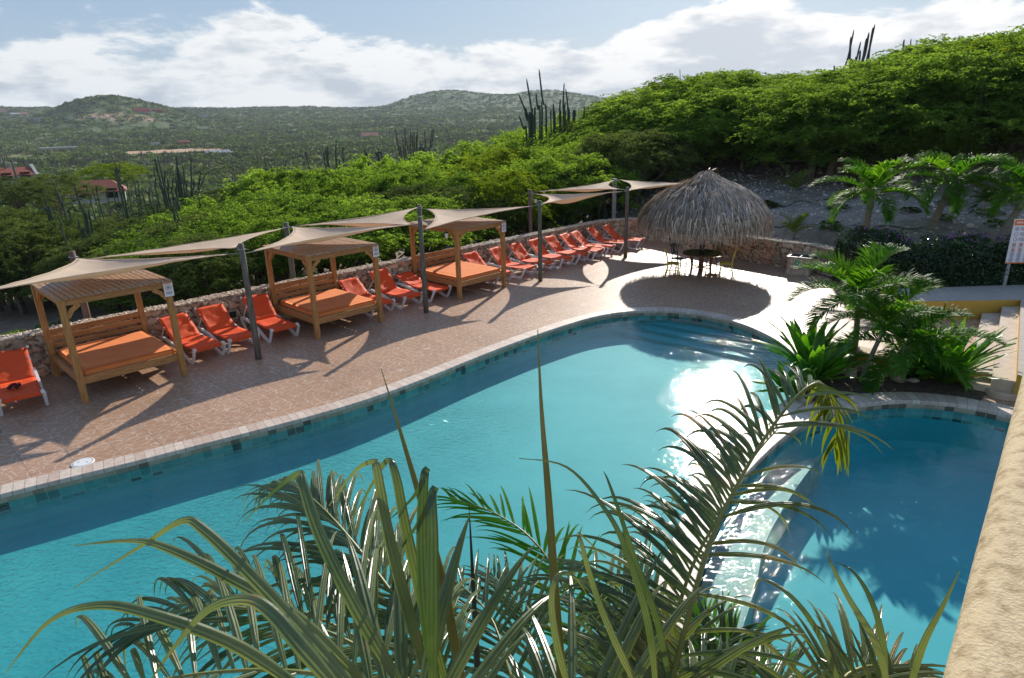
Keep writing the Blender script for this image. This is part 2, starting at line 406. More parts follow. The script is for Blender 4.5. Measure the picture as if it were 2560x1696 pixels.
def water_mat():
    m, nt, b = newmat('water')
    nt.nodes.remove(b)
    N = nt.nodes.new; L = nt.links.new
    tc = N('ShaderNodeTexCoord')
    mp = N('ShaderNodeMapping'); mp.inputs['Scale'].default_value = (1, 1.5, 1); mp.inputs['Rotation'].default_value = (0, 0, .3); L(tc.outputs['Object'], mp.inputs[0])
    n1 = N('ShaderNodeTexNoise'); n1.inputs['Scale'].default_value = 2.2; n1.inputs['Detail'].default_value = 3; n1.inputs['Roughness'].default_value = .5; n1.inputs['Distortion'].default_value = .6
    n2 = N('ShaderNodeTexNoise'); n2.inputs['Scale'].default_value = 10; n2.inputs['Detail'].default_value = 4; n2.inputs['Distortion'].default_value = .8
    L(mp.outputs[0], n1.inputs['Vector']); L(mp.outputs[0], n2.inputs['Vector'])
    # calm and ruffled patches
    n3 = N('ShaderNodeTexNoise'); n3.inputs['Scale'].default_value = .35; n3.inputs['Detail'].default_value = 2; L(tc.outputs['Object'], n3.inputs['Vector'])
    r3 = N('ShaderNodeMapRange'); r3.inputs['From Min'].default_value = .35; r3.inputs['From Max'].default_value = .7; r3.inputs['To Min'].default_value = .35; L(n3.outputs[0], r3.inputs['Value'])
    # the inlet jets ruffle the water along the near left side
    sx = N('ShaderNodeSeparateXYZ'); L(tc.outputs['Object'], sx.inputs[0])
    rx = N('ShaderNodeMapRange'); rx.inputs['From Min'].default_value = 1.0; rx.inputs['From Max'].default_value = -3.0; rx.inputs['To Min'].default_value = 1; rx.inputs['To Max'].default_value = 9; L(sx.outputs[0], rx.inputs['Value'])
    m0 = N('ShaderNodeMath'); m0.operation = 'MULTIPLY'; L(r3.outputs[0], m0.inputs[0]); L(rx.outputs[0], m0.inputs[1])
    nc = N('ShaderNodeMath'); nc.operation = 'SUBTRACT'; L(n2.outputs[0], nc.inputs[0]); nc.inputs[1].default_value = .5
    ml = N('ShaderNodeMath'); ml.operation = 'MULTIPLY'; L(nc.outputs[0], ml.inputs[0]); L(m0.outputs[0], ml.inputs[1])
    b1 = N('ShaderNodeBump'); b1.inputs['Strength'].default_value = 1; b1.inputs['Distance'].default_value = .0075; L(n1.outputs[0], b1.inputs['Height'])
    b2 = N('ShaderNodeBump'); b2.inputs['Strength'].default_value = 1; b2.inputs['Distance'].default_value = .0068; L(ml.outputs[0], b2.inputs['Height']); L(b1.outputs[0], b2.inputs['Normal'])
    gl = N('ShaderNodeBsdfGlossy'); gl.distribution = 'BECKMANN'; gl.inputs['Roughness'].default_value = .05; L(b2.outputs[0], gl.inputs['Normal'])
    tr = N('ShaderNodeBsdfTransparent'); tr.inputs['Color'].default_value = (.80, .97, .98, 1)
    ge = N('ShaderNodeNewGeometry'); dt = N('ShaderNodeVectorMath'); dt.operation = 'DOT_PRODUCT'; L(ge.outputs['Incoming'], dt.inputs[0]); L(b2.outputs[0], dt.inputs[1])
    def MM(op, a, b_=None, c_=None):
        q = N('ShaderNodeMath'); q.operation = op
        for i, v in enumerate((a, b_, c_)):
            if v is None: continue
            if isinstance(v, (int, float)): q.inputs[i].default_value = v
            else: L(v, q.inputs[i])
        return q.outputs[0]
    fr_ = MM('MULTIPLY_ADD', MM('POWER', MM('SUBTRACT', 1.0, MM('MINIMUM', MM('ABSOLUTE', dt.outputs['Value']), 1.0)), 5.0), .98, .02)
    ms = N('ShaderNodeMixShader'); L(fr_, ms.inputs[0]); L(tr.outputs[0], ms.inputs[1]); L(gl.outputs[0], ms.inputs[2])
    L(ms.outputs[0], nt.nodes['Material Output'].inputs['Surface'])
    return m
def tile_mat(name, cols_, grout, w, h, mode='xz', rough=.3, off=.5):
    """tiles laid along local x and z (or x,y) from the brick texture"""
    m, nt, b = newmat(name)
    N = nt.nodes.new; L = nt.links.new
    uv = N('ShaderNodeUVMap') ; uv.uv_map = 'UVMap'
    br = N('ShaderNodeTexBrick'); br.offset = off; br.inputs['Scale'].default_value = 1; br.inputs['Brick Width'].default_value = w; br.inputs['Row Height'].default_value = h
    br.inputs['Mortar Size'].default_value = .006; br.inputs['Color1'].default_value = C(0, 0, 0); br.inputs['Color2'].default_value = C(1, 1, 1); br.inputs['Mortar'].default_value = C(*grout)
    L(uv.outputs[0], br.inputs['Vector'])
    n = N('ShaderNodeTexNoise'); n.inputs['Scale'].default_value = 12; n.inputs['Detail'].default_value = 6; L(uv.outputs[0], n.inputs['Vector'])
    cr = N('ShaderNodeValToRGB')
    el = cr.color_ramp.elements
    for i, (p, c) in enumerate(cols_):
        e = el[i] if i < 2 else el.new(p); e.position = p; e.color = C(*c)
    cr.color_ramp.interpolation = 'LINEAR'
    L(br.outputs['Color'], cr.inputs[0])
    mx = N('ShaderNodeMix'); mx.data_type = 'RGBA'; L(br.outputs['Fac'], mx.inputs[0]); L(cr.outputs[0], mx.inputs[6]); mx.inputs[7].default_value = C(*grout)
    r = N('ShaderNodeMapRange'); r.inputs['To Min'].default_value = .65; r.inputs['To Max'].default_value = 1.3; L(n.outputs[0], r.inputs['Value'])
    sc = N('ShaderNodeVectorMath'); sc.operation = 'SCALE'; L(mx.outputs[2], sc.inputs[0]); L(r.outputs[0], sc.inputs['Scale'])
    L(sc.outputs[0], b.inputs['Base Color']); b.inputs['Roughness'].default_value = rough
    bp = N('ShaderNodeBump'); bp.inputs['Strength'].default_value = .3; bp.inputs['Distance'].default_value = .004; bp.invert = True
    L(br.outputs['Fac'], bp.inputs['Height']); L(bp.outputs[0], b.inputs['Normal'])
    return m

M_deck = deck_mat()
M_water = water_mat()
M_coping = tile_mat('coping_stone', [(0, (.56, .42, .33)), (1, (.70, .58, .48))], (.36, .30, .25), .15, 5.0, rough=.5, off=0)
M_wstone = tile_mat('waterline_stone', [(0, (.08, .07, .05)), (.10, (.16, .13, .09)), (.2, (.30, .25, .17)), (.7, (.40, .34, .24)), (1, (.46, .38, .27))], (.40, .36, .28), .16, .3, rough=.35, off=0)
M_wtile = tile_mat('waterline_tile', [(0, (.01, .05, .05)), (.08, (.03, .10, .09)), (.16, (.05, .26, .24)), (.7, (.08, .38, .36)), (1, (.14, .44, .40))], (.16, .42, .38), .16, .16, rough=.25, off=0)
M_basin = simple('pool_plaster', (.028, .32, .335), (.06, .41, .41), rough=.7, scale=.7, lo=.3, hi=.7)
M_basin2 = simple('small_pool_plaster', (.022, .34, .37), (.05, .42, .45), rough=.7, scale=.7, lo=.3, hi=.7)
M_shelf = simple('pool_shelf_stone', (.16, .24, .22), (.30, .36, .30), rough=.6, scale=5, bump=.3)
M_pole = simple('grey_wood', (.085, .075, .06), (.20, .18, .145), rough=.8, scale=6, stretch=(6, 6, .5), bump=.4)
M_redpole = simple('red_wood', (.11, .06, .045), (.22, .14, .11), rough=.8, scale=6, stretch=(6, 6, .5), bump=.4)
M_wood = simple('bed_wood', (.34, .155, .045), (.56, .29, .09), rough=.6, scale=5, stretch=(7, 7, .8), bump=.25, spec=.4)
M_woodx = simple('bed_wood_boards', (.30, .135, .045), (.52, .26, .09), rough=.6, scale=5, stretch=(.8, 7, 7), bump=.25, spec=.4)
M_slat = simple('roof_slat_wood', (.22, .105, .045), (.52, .32, .17), rough=.55, scale=9, stretch=(8, .6, 3), bump=.3, spec=.6, lo=.3, hi=.7)
M_matt = simple('mattress_fabric', (.82, .235, .06), (.86, .265, .075), rough=.85, scale=3, bump=.12, bscale=7)
M_sling = simple('orange_sling', (.88, .100, .022), (.91, .122, .028), rough=.65, spec=.3, scale=6, bump=.1, bscale=5, transl=.12)
M_white = simple('white_plastic', (.76, .76, .74), (.82, .82, .80), rough=.4, scale=10)
M_sail = simple('sail_cloth', (.82, .67, .50), (.87, .72, .56), rough=.85, scale=2.5, detail=8, bump=.15, bscale=40, transl=.42)
M_steel = simple('steel', (.45, .45, .44), rough=.35, metallic=.9)
M_stone = attrmat('wall_stone', bump=.6, bscale=26)
M_pebble = attrmat('cap_stone', bump=.5, bscale=30, amt=.25)
M_thatch = attrmat('thatch', rough=.65, bump=0, nscale=3, amt=.3, spec=.5, transl=.12)
M_yellow = simple('yellow_paint', (.62, .36, .05), (.68, .42, .07), rough=.75, scale=3, bump=.1)
M_ychair = simple('yellow_chair_paint', (.85, .58, .06), (.88, .62, .08), rough=.4, scale=9)
M_gchair = simple('teal_chair_paint', (.02, .05, .07), (.03, .08, .10), rough=.35, scale=9)
M_table = simple('green_table_paint', (.015, .04, .015), (.02, .06, .02), rough=.16, scale=5)
M_tleg = simple('table_wood', (.20, .07, .03), (.30, .12, .05), rough=.5, scale=8)
M_dark = simple('black_plastic', (.012, .012, .013), rough=.5)
M_soil = simple('soil', (.05, .032, .02), (.13, .09, .06), rough=.95, scale=9, bump=.8, bscale=25)
M_rock = simple('rock', (.28, .22, .15), (.52, .44, .33), rough=.9, scale=4, bump=.8, bscale=9)
M_path = simple('path_concrete', (.36, .30, .25), (.48, .42, .36), rough=.75, scale=4, bump=.2, bscale=30, stretch=(1, 5, 1))
M_step = simple('step_concrete', (.50, .38, .27), (.60, .48, .36), rough=.75, scale=5, bump=.2, bscale=30)
M_stucco = simple('stucco', (.32, .22, .105), (.62, .48, .285), rough=.9, scale=26, detail=10, bump=.3, bscale=120, lo=.30, hi=.54)
M_bark = simple('bark', (.10, .075, .055), (.20, .16, .12), rough=.9, scale=8, bump=.6)
M_ptrunk = simple('palm_trunk', (.19, .15, .10), (.34, .29, .21), rough=.85, scale=4, stretch=(1, 1, 14), bump=.6, bscale=8)
M_shaft = simple('crownshaft', (.10, .17, .05), (.20, .28, .09), rough=.4, scale=5, stretch=(3, 3, .5))
M_cactus = simple('cactus_skin', (.030, .055, .030), (.075, .105, .060), rough=.7, scale=1.5, stretch=(1, 1, .4))
M_cactusd = simple('cactus_dry', (.05, .05, .045), (.11, .10, .085), rough=.8, scale=1.5)
M_acacia = leafmat('acacia_leaf', (.065, .125, .022), (.20, .31, .058), transl=.62, tcol=(1.85, 1.8, .65), rough=.8, spec=.12, scale=1.3)
M_acacia2 = leafmat('acacia_leaf_lime', (.15, .22, .018), (.29, .38, .035), transl=.55, tcol=(1.4, 1.35, .5), rough=.8, spec=.12, scale=1.3)
M_olive = leafmat('olive_bush_leaf', (.070, .105, .026), (.145, .19, .05), transl=.45, tcol=(1.2, 1.2, .7), rough=.8, spec=.1, scale=.5)
M_palm = leafmat('palm_leaf', (.040, .14, .014), (.12, .27, .024), transl=.52, tcol=(2.0, 1.8, .5), rough=.5, spec=.14, scale=1.5)
M_palmy = leafmat('young_palm_leaf', (.10, .17, .015), (.26, .27, .03), transl=.45, tcol=(1.6, 1.5, .5), rough=.4, spec=.5, scale=1.5)
M_coco = leafmat('near_frond_leaf', (.045, .090, .030), (.175, .215, .095), transl=.28, tcol=(1.9, 1.9, .6), rough=.30, spec=.7, scale=3.0, vary=.5)
def brown_bits(m, sc=7, th=.60, tone=(.30, .20, .08)):
    nt = m.node_tree; N = nt.nodes.new; L = nt.links.new; b = nt.nodes['Principled BSDF']
    src = b.inputs['Base Color'].links[0].from_socket
    tc = N('ShaderNodeTexCoord'); n = N('ShaderNodeTexNoise'); n.inputs['Scale'].default_value = sc; n.inputs['Detail'].default_value = 5; L(tc.outputs['Object'], n.inputs['Vector'])
    r = N('ShaderNodeMapRange'); r.inputs['From Min'].default_value = th; r.inputs['From Max'].default_value = th + .06; L(n.outputs[0], r.inputs['Value'])
    mx = N('ShaderNodeMix'); mx.data_type = 'RGBA'; L(r.outputs[0], mx.inputs[0]); L(src, mx.inputs[6]); mx.inputs[7].default_value = C(*tone); L(mx.outputs[2], b.inputs['Base Color'])
brown_bits(M_coco, 6, .66); brown_bits(M_palm, 5, .64, (.32, .26, .06))
M_rachis = simple('frond_stalk', (.14, .17, .035), (.26, .24, .06), rough=.4, scale=4)
M_spear = simple('spear_leaf', (.13, .14, .025), (.22, .19, .045), rough=.35, scale=3, stretch=(6, 6, .4))
M_lily = leafmat('lily_leaf', (.045, .16, .014), (.12, .28, .026), transl=.45, tcol=(1.9, 1.9, .5), rough=.3, spec=.5, scale=2.5)
M_hedge = leafmat('hedge_leaf', (.015, .045, .012), (.040, .090, .022), transl=.25, rough=.28, spec=.6, scale=2)
M_violet = simple('violet_petal', (.32, .06, .42), (.45, .10, .55), rough=.6, scale=9, transl=.3)
M_signw = simple('sign_board', (.72, .73, .74), (.78, .78, .78), rough=.4, scale=6)
M_signo = simple('sign_orange', (.72, .17, .03), rough=.4)
M_signb = simple('sign_blue', (.05, .09, .35), rough=.4)
M_signr = simple('sign_red', (.55, .03, .03), rough=.4)
M_signk = simple('sign_ink', (.10, .12, .16), rough=.5)
M_signg = simple('sign_green', (.01, .22, .09), rough=.4)
M_roofr = simple('roof_tile_red', (.22, .055, .03), (.32, .09, .05), rough=.7, scale=2, stretch=(6, 1, 1))
M_roofo = simple('roof_tile_orange', (.45, .15, .09), (.55, .21, .13), rough=.7, scale=2)
M_wallw = simple('house_wall_white', (.40, .39, .36), (.50, .48, .45), rough=.8, scale=2)
M_wallg = simple('house_wall_ochre', (.38, .30, .18), (.48, .38, .24), rough=.8, scale=2)
M_roofw = simple('roof_sheet_pale', (.42, .43, .43), (.54, .55, .54), rough=.5, scale=2)
M_blue = simple('blue_sheet', (.03, .12, .26), (.05, .18, .34), rough=.5, scale=3)
M_win = simple('window_glass', (.02, .025, .03), rough=.1)
# ================================================================== THE SETTING
site = [un(-14, 17.15), un(0, 17.15), un(12, 17.15), un(22.2, 17.15), un(23.5, 17.0), un(24.5, 16.4), un(24.75, 15.4), un(24.0, 13.2),
        un(23.4, 11.4), un(23.1, 9.7), un(23.05, 8.4), Vector((10.6, 20.8, 0)), Vector((11.3, 18.6, 0)), Vector((14.5, 18.2, 0)), Vector((30, 18.6, 0)), Vector((30, -8, 0)), Vector((-32, -8, 0))]
SX = np.array([(p.x, p.y) for p in site])
def site_sdf(x, y):                      # > 0 outside the terrace
    p = np.stack([x, y], -1); best = np.full(x.shape, 1e9); inside = np.zeros(x.shape, bool)
    for i in range(len(SX)):
        a, b = SX[i - 1], SX[i]
        ab = b - a; t = np.clip(((p - a) @ ab) / (ab @ ab), 0, 1)
        d = np.linalg.norm(p - (a + t[..., None] * ab), axis=-1); best = np.minimum(best, d)
        c = ((a[1] > y) != (b[1] > y)) & (x < (b[0] - a[0]) * (y - a[1]) / (b[1] - a[1] + 1e-12) + a[0])
        inside ^= c
    return np.where(inside, -best, best)
_rs = np.random.RandomState(3)
def vnoise(x, y, s, seed=0):             # smooth value noise
    x = x / s + seed * 17.3; y = y / s + seed * 9.1
    xi = np.floor(x).astype(int); yi = np.floor(y).astype(int); fx = x - xi; fy = y - yi
    fx = fx * fx * (3 - 2 * fx); fy = fy * fy * (3 - 2 * fy)
    def h(a, b):
        v = np.sin(a * 127.1 + b * 311.7 + seed * 74.7) * 43758.5453
        return v - np.floor(v)
    return (h(xi, yi) * (1 - fx) + h(xi + 1, yi) * fx) * (1 - fy) + (h(xi, yi + 1) * (1 - fx) + h(xi + 1, yi + 1) * fx) * fy - .5
def terrain(x, y, detail=True):
    x = np.asarray(x, float); y = np.asarray(y, float)
    r = np.hypot(x, y); az = np.degrees(np.arctan2(x, y))
    d = site_sdf(x, y); dd = np.maximum(d, 0)
    zL = -0.55 - 0.10 * np.minimum(dd, 20) - 12.5 * (1 - np.exp(-np.maximum(dd - 8, 0) / 95))
    zR = -0.35 + 1.55 * sstep(dd, 0, 3.2) + 0.125 * np.clip(dd - 2, 0, 26) - 0.10 * np.clip(dd - 45, 0, 160)
    w = sstep(az, 2.0, 16.0)
    z = zL * (1 - w) + zR * w
    e = np.interp(az, [-60, -38, -10.6, 10, 60], [1.6, 1.5, 1.05, .8, .7])
    ridge = 5.2 + 2400 * np.tan(np.radians(e))
    t = np.clip((r - 650) / 1750, 0, 1)
    zf = -14 + (ridge + 14) * t ** 1.6 - 0.02 * np.maximum(r - 2500, 0)
    wf = sstep(r, 130, 520); z = z * (1 - wf) + zf * wf
    def hill(azc, rc, h, sl, sr, sd):
        a = math.radians(azc); cx, cy = rc * math.sin(a), rc * math.cos(a)
        lx = (x - cx) * math.cos(a) - (y - cy) * math.sin(a); ly = (x - cx) * math.sin(a) + (y - cy) * math.cos(a)
        s = np.where(lx < 0, sl, sr)
        return h * np.exp(-(lx / s) ** 2 - (ly / sd) ** 2)
    z = z + hill(-30.3, 1500, 46, 90, 110, 150) + hill(-26.5, 1550, 14, 90, 120, 150)
    z = z + hill(-4.0, 2600, 56, 170, 190, 300) + hill(3.1, 2600, 54, 150, 190, 300) + hill(-7.5, 2620, 22, 90, 150, 200) + hill(8.0, 2650, 16, 150, 200, 200)
    if detail:
        z = z + vnoise(x, y, 6, 1) * .35 * sstep(dd, 2, 12) + vnoise(x, y, 1.3, 2) * .12 * sstep(dd, .6, 4) + (vnoise(x, y, 60, 3) * 3 + vnoise(x, y, 170, 4) * 7) * sstep(r, 250, 900)
    z = np.where(d < 0, -0.6 + 3.2 * np.maximum(d, -1.0), z)
    return z
def tz(x, y): return float(terrain(np.array([x]), np.array([y]))[0])
def ghit(px, py):                        # where the line of sight through a photo point meets the land
    d = ray(px * DS, py * DS); h = math.hypot(d[0], d[1])
    q = np.geomspace(30, 3500, 1500); g = terrain(d[0] * q / h, d[1] * q / h, False)
    k = np.argmax(CAM_H + d[2] * q / h < g + .01)
    if k == 0: k = 800
    return Vector((d[0] * q[k] / h, d[1] * q[k] / h, float(g[k]))), float(q[k])
def build_ground():
    az = np.radians(np.arange(-112, 112.01, .4)); r = 5.0 * 1.0212 ** np.arange(0, 308)
    A, Rr = np.meshgrid(az, r); X = Rr * np.sin(A); Y = Rr * np.cos(A)
    Z = terrain(X, Y)
    nr, na = X.shape
    idx = np.arange(nr * na).reshape(nr, na)
    f = np.stack([idx[:-1, :-1], idx[:-1, 1:], idx[1:, 1:], idx[1:, :-1]], -1).reshape(-1, 4)[:, ::-1]
    x, y = X.ravel(), Y.ravel(); R_ = np.hypot(x, y); azd = np.degrees(A.ravel())
    dirt = np.array([.25, .185, .13]); grey = np.array([.30, .25, .205]); scrub = np.array([.080, .125, .034]); sand = np.array([.52, .34, .21])
    w = sstep(azd, 8, 18)[:, None] * (1 - sstep(R_, 60, 120))[:, None]
    c = dirt * (1 - w) + grey * w
    n = (vnoise(x, y, 3.5, 5) + vnoise(x, y, 11, 6) * 1.2)[:, None]
    wf = np.clip(sstep(R_, 45, 110)[:, None] * 1.0 + 0, 0, 1) * np.clip(1.15 + n, .0, 1)
    c = c * (1 - wf) + scrub * wf
    g = np.clip(n * 1.6 - .15, 0, .8) * (1 - w) * (R_ > 17)[:, None]
    c = c * (1 - g) + np.array([.06, .10, .03]) * g
    for (px, py, dist, rx, ry) in ((405, 347, 500, 36, 40), (45, 356, 420, 18, 20), (255, 274, 1240, 55, 22), (545, 275, 1300, 50, 18)):
        p, hd_ = ghit(px, py); rx = rx * hd_ / dist; ry = ry * hd_ / dist; a = math.radians(math.degrees(math.atan2(p.x, p.y)))
        lx = (x - p.x) * math.cos(a) - (y - p.y) * math.sin(a); ly = (x - p.x) * math.sin(a) + (y - p.y) * math.cos(a)
        q = 1 - sstep(np.hypot(lx / rx, ly / ry) + vnoise(x, y, 14, 8) * .4, .8, 1.1)
        c = c * (1 - q[:, None]) + sand * q[:, None]
    m = attrmat('earth', rough=.95, bump=.7, bscale=3, nscale=1.6, amt=.35)
    o = mkobj('ground', np.stack([x, y, Z.ravel()], -1), f, m, None, True, c)
    struct(o)
build_ground()
CLEAR = [(ghit(405, 347)[0], 36 * ghit(405, 347)[1] / 500), (ghit(45, 356)[0], 15)]

# ---- pools
main_in = catmull([(-11.0, 1.2, 0), (-6.5, .55, 0), (-2, .8, 0), (.25, 1.7, 0), (.95, 3.0, 0), (1.2, 4.2, 0), (1.40, 5.3, 0), (1.72, 6.5, 0), (2.27, 7.7, 0), (2.95, 8.82, 0), (3.85, 10.05, 0), (4.85, 11.1, 0),
                   (5.72, 12.0, 0), (6.22, 13.0, 0), (6.36, 13.95, 0), (6.3, 15.1, 0), (5.88, 16.35, 0), (4.99, 17.3, 0), (3.86, 17.63, 0), (2.61, 17.34, 0), (1.33, 16.37, 0), (-.35, 14.68, 0), (-2.88, 11.90, 0), (-5.77, 9.89, 0), (-7.76, 8.66, 0), (-10.2, 7.0, 0), (-12.2, 4.8, 0), (-12.6, 2.6, 0)], 6)
kid_in = catmull([(1.78, 5.35, 0), (2.14, 6.48, 0), (2.98, 8.02, 0), (3.91, 9.22, 0), (4.99, 10.30, 0), (6.06, 10.95, 0), (6.99, 11.20, 0), (7.77, 11.14, 0), (8.45, 10.82, 0), (8.95, 10.2, 0), (9.1, 9.1, 0), (8.7, 7.5, 0), (7.6, 5.9, 0), (6.0, 4.6, 0), (4.2, 3.85, 0), (2.5, 4.1, 0)], 7)
def outward(poly, d):
    s = 1 if area2(poly) > 0 else -1
    return offset(poly, d * s)
def ring_mesh(name, inner, outer, z, th, m, parent=None, lip=.012):
    n = len(inner); v = []; uvs = []
    s = 0
    f = []; fuv = []
    ls = [0]
    for i in range(n): ls.append(ls[-1] + (inner[(i + 1) % n] - inner[i]).length)
    for i in range(n):
        v += [(inner[i].x, inner[i].y, z - th), (inner[i].x, inner[i].y, z - lip), (inner[i].x + (outer[i].x - inner[i].x) * .03, inner[i].y + (outer[i].y - inner[i].y) * .03, z), (outer[i].x, outer[i].y, z), (outer[i].x, outer[i].y, z - th)]
    w = (outer[0] - inner[0]).length
    vv = [-.03 - th, -.03, .005, w, w + th]
    for i in range(n):
        j = (i + 1) % n
        for k in range(4):
            f.append((i * 5 + k, i * 5 + k + 1, j * 5 + k + 1, j * 5 + k)); fuv.append([(ls[i], vv[k]), (ls[i], vv[k + 1]), (ls[i + 1], vv[k + 1]), (ls[i + 1], vv[k])])
    o = mkobj(name, v, f, m, parent)
    uv = o.data.uv_layers.new(name='UVMap')
    flat = [c for q in fuv for c in q]
    for i, c in enumerate(flat): uv.data[i].uv = (c[0], c[1] + 2.5)
    return o
def wall_mesh(name, poly, z0, z1, m, parent=None, thick=.02):
    n = len(poly); ls = [0]
    for i in range(n): ls.append(ls[-1] + (poly[(i + 1) % n] - poly[i]).length)
    v = []; f = []; fuv = []
    for p in poly: v += [(p.x, p.y, z0), (p.x, p.y, z1)]
    for i in range(n):
        j = (i + 1) % n
        f.append((i * 2, i * 2 + 1, j * 2 + 1, j * 2)); fuv += [(ls[i], z0), (ls[i], z1), (ls[i + 1], z1), (ls[i + 1], z0)]
    o = mkobj(name, v, f, m, parent)
    uv = o.data.uv_layers.new(name='UVMap')
    for i, c in enumerate(fuv): uv.data[i].uv = (c[0], c[1] + 3)
    return o
def fill(polys, z):
    tris = tessellate_polygon([[Vector((p.x, p.y, 0)) for p in q] for q in polys])
    v = [(p.x, p.y, z) for q in polys for p in q]
    out = []
    for t in tris:
        a, b, c = (Vector(v[i]) for i in t)
        cr = (b - a).cross(c - a).z
        if abs(cr) < 1e-9: continue
        out.append(tuple(t) if cr > 0 else (t[0], t[2], t[1]))
    return v, out
WZ = -0.125
def pool(prefix, inner, depth, cop_w):
    struct(ring_mesh(prefix + '_kerb', inner, outward(inner, cop_w), .016 if prefix == 'pool' else .022, .07, M_coping))
    w1 = outward(inner, .012)
    struct(wall_mesh(prefix + '_waterline_band', w1, -.145, -.035, M_wstone))
    struct(wall_mesh(prefix + '_tile_band', outward(inner, .016), -.34, -.14, M_wtile))
    v, f = fill([outward(inner, .02)], WZ)
    struct(mkobj(prefix + '_water', v, f, M_water, None))
    # basin: wall, coved foot, floor
    b = MB(); n = len(inner)
    rings = [(.02, -.32), (.02, -depth + .18), (-.05, -depth + .06), (-.25, -depth)]
    vs = []
    for o_, z in rings: vs += [(p.x, p.y, z) for p in outward(inner, o_)]
    fs = []
    for k in range(len(rings) - 1):
        for i in range(n): fs.append((k * n + i, k * n + (i + 1) % n, (k + 1) * n + (i + 1) % n, (k + 1) * n + i))
    v2, f2 = fill([outward(inner, -.25)], -depth)
    b.add(vs, fs); b.add(v2, f2)
    struct(b.build(prefix + '_basin', M_basin if prefix == 'pool' else M_basin2))
pool('pool', main_in, .60, .33)
pool('small_pool', kid_in, 1.0, .42)
# submerged steps at the far end of the pool: the outline cut by chords
def clip(poly, a, b):
    nrm = Vector((-(b - a).y, (b - a).x, 0)); out = []
    for i in range(len(poly)):
        p, q = poly[i - 1], poly[i]
        dp = (p - a).dot(nrm); dq = (q - a).dot(nrm)
        if dp >= 0: out.append(p.copy())
        if dp * dq < 0: out.append(p + (q - p) * (dp / (dp - dq)))
    return out
c0, c1 = G(1586, 790.7, -.33), G(1860, 839.4, -.33)
dirn = (c1 - c0).normalized(); back = Vector((-dirn.y, dirn.x, 0))
inn = outward(main_in, -.004)
for k, (sh, z) in enumerate(((0, -.22), (.38, -.31), (.76, -.40), (1.14, -.49))):
    a = c0 - back * sh; poly = clip(inn, a, a + dirn)
    b = MB(); b.prism(poly, -.595, z, bottom=False)
    struct(b.build('pool_step', M_shelf if k < 1 else M_basin))
# shallow shelf along the divider in the small pool
sh_in = catmull([G(1700 * DS, 1500 * DS, -.4), G(1745 * DS, 1360 * DS, -.4), G(1775 * DS, 1240 * DS, -.4), G(1845 * DS, 1120 * DS, -.4), G(1900 * DS, 1050 * DS, -.4)], 5, False)
pk = [p for p in outward(kid_in, -.004)]
arc = [p for p in pk if (p.y > 4.2 and p.y < 9.9 and p.x < 4.3)]
arc.sort(key=lambda p: p.y)
poly = arc + list(reversed(sh_in))
b = MB(); b.prism([Vector((p.x, p.y, 0)) for p in poly], -.99, -.42, bottom=False)
struct(b.build('small_pool_shelf', M_shelf))
# ---- deck with the two holes
deck_poly = [un(-14, 17.1), un(22.2, 17.1), un(23.4, 17.0), un(24.4, 16.4), un(24.7, 15.4), un(23.95, 13.2), un(23.35, 11.4), un(23.05, 9.7), un(23.0, 8.4), Vector((10.5, 20.7, 0)), Vector((11.2, 18.5, 0)), Vector((14.5, 18.1, 0)), Vector((29, 18.5, 0)), Vector((29, -7.5, 0)), Vector((-31, -7.5, 0))]
v, f = fill([deck_poly, outward(main_in, .10), outward(kid_in, .10)], 0.0)
struct(mkobj('pool_deck', v, f, M_deck))

# ---- raised walk, steps, planter ring
def walkway():
    b = MB()
    top = [Vector((10.3, 16.2, 0)), Vector((13.04, 16.12, 0)), Vector((9.32, 11.2, 0)), Vector((9.55, 10.6, 0)), Vector((10.4, 10.4, 0)), Vector((14.2, 15.0, 0)), Vector((18, 15.2, 0)), Vector((18, 18.0, 0)), Vector((14.1, 17.62, 0)), Vector((11.1, 17.5, 0)), Vector((10.2, 17.5, 0))]
    v, f = fill([top], .5)
    b.add(v, f); struct(b.build('raised_path', M_path))
    b = MB(); n = len(top); vs = [(p.x, p.y, -.02) for p in top] + [(p.x, p.y, .497) for p in top]
    b.add(vs, [(i, (i + 1) % n, n + (i + 1) % n, n + i) for i in range(n)])
    t = thing('retaining_wall', 'low yellow painted retaining wall under the edge of the raised path', 'wall')
    b.build('wall_face', M_yellow, t)
    # steps climb to the right, their edges run with the path
    a = Vector((13.04, 16.12, 0)); e = Vector((9.32, 11.2, 0)); dr = (e - a).normalized(); out_ = Vector((dr.y, -dr.x, 0))
    if out_.x > 0: out_ = -out_
    st = thing('garden_steps', 'two long beige concrete steps going up to the raised path beside the lilies', 'steps')
    for k, (w0, w1, z) in enumerate(((0, .36, .335), (.36, .74, .17))):
        q = [a + dr * .02 + out_ * w0, a + dr * .02 + out_ * w1, a + dr * 6.1 + out_ * w1, a + dr * 6.1 + out_ * w0]
        q[0] += -dr * (.35 + .3 * k); q[1] += -dr * (.35 + .3 * (k + 1))
        q = [p if p.y < 16.1 else p + dr * ((p.y - 16.1) / abs(dr.y)) for p in q]
        mb = MB(); mb.prism(q, 0.001 + .001 * k, z); mb.build('step', M_step, st)
walkway()
ring_c = catmull([(6.50, 13.95, 0), (6.9, 13.62, 0), (7.40, 13.2, 0), (7.85, 12.72, 0), (8.3, 12.32, 0), (8.8, 12.05, 0), (9.3, 11.75, 0)], 6, False)
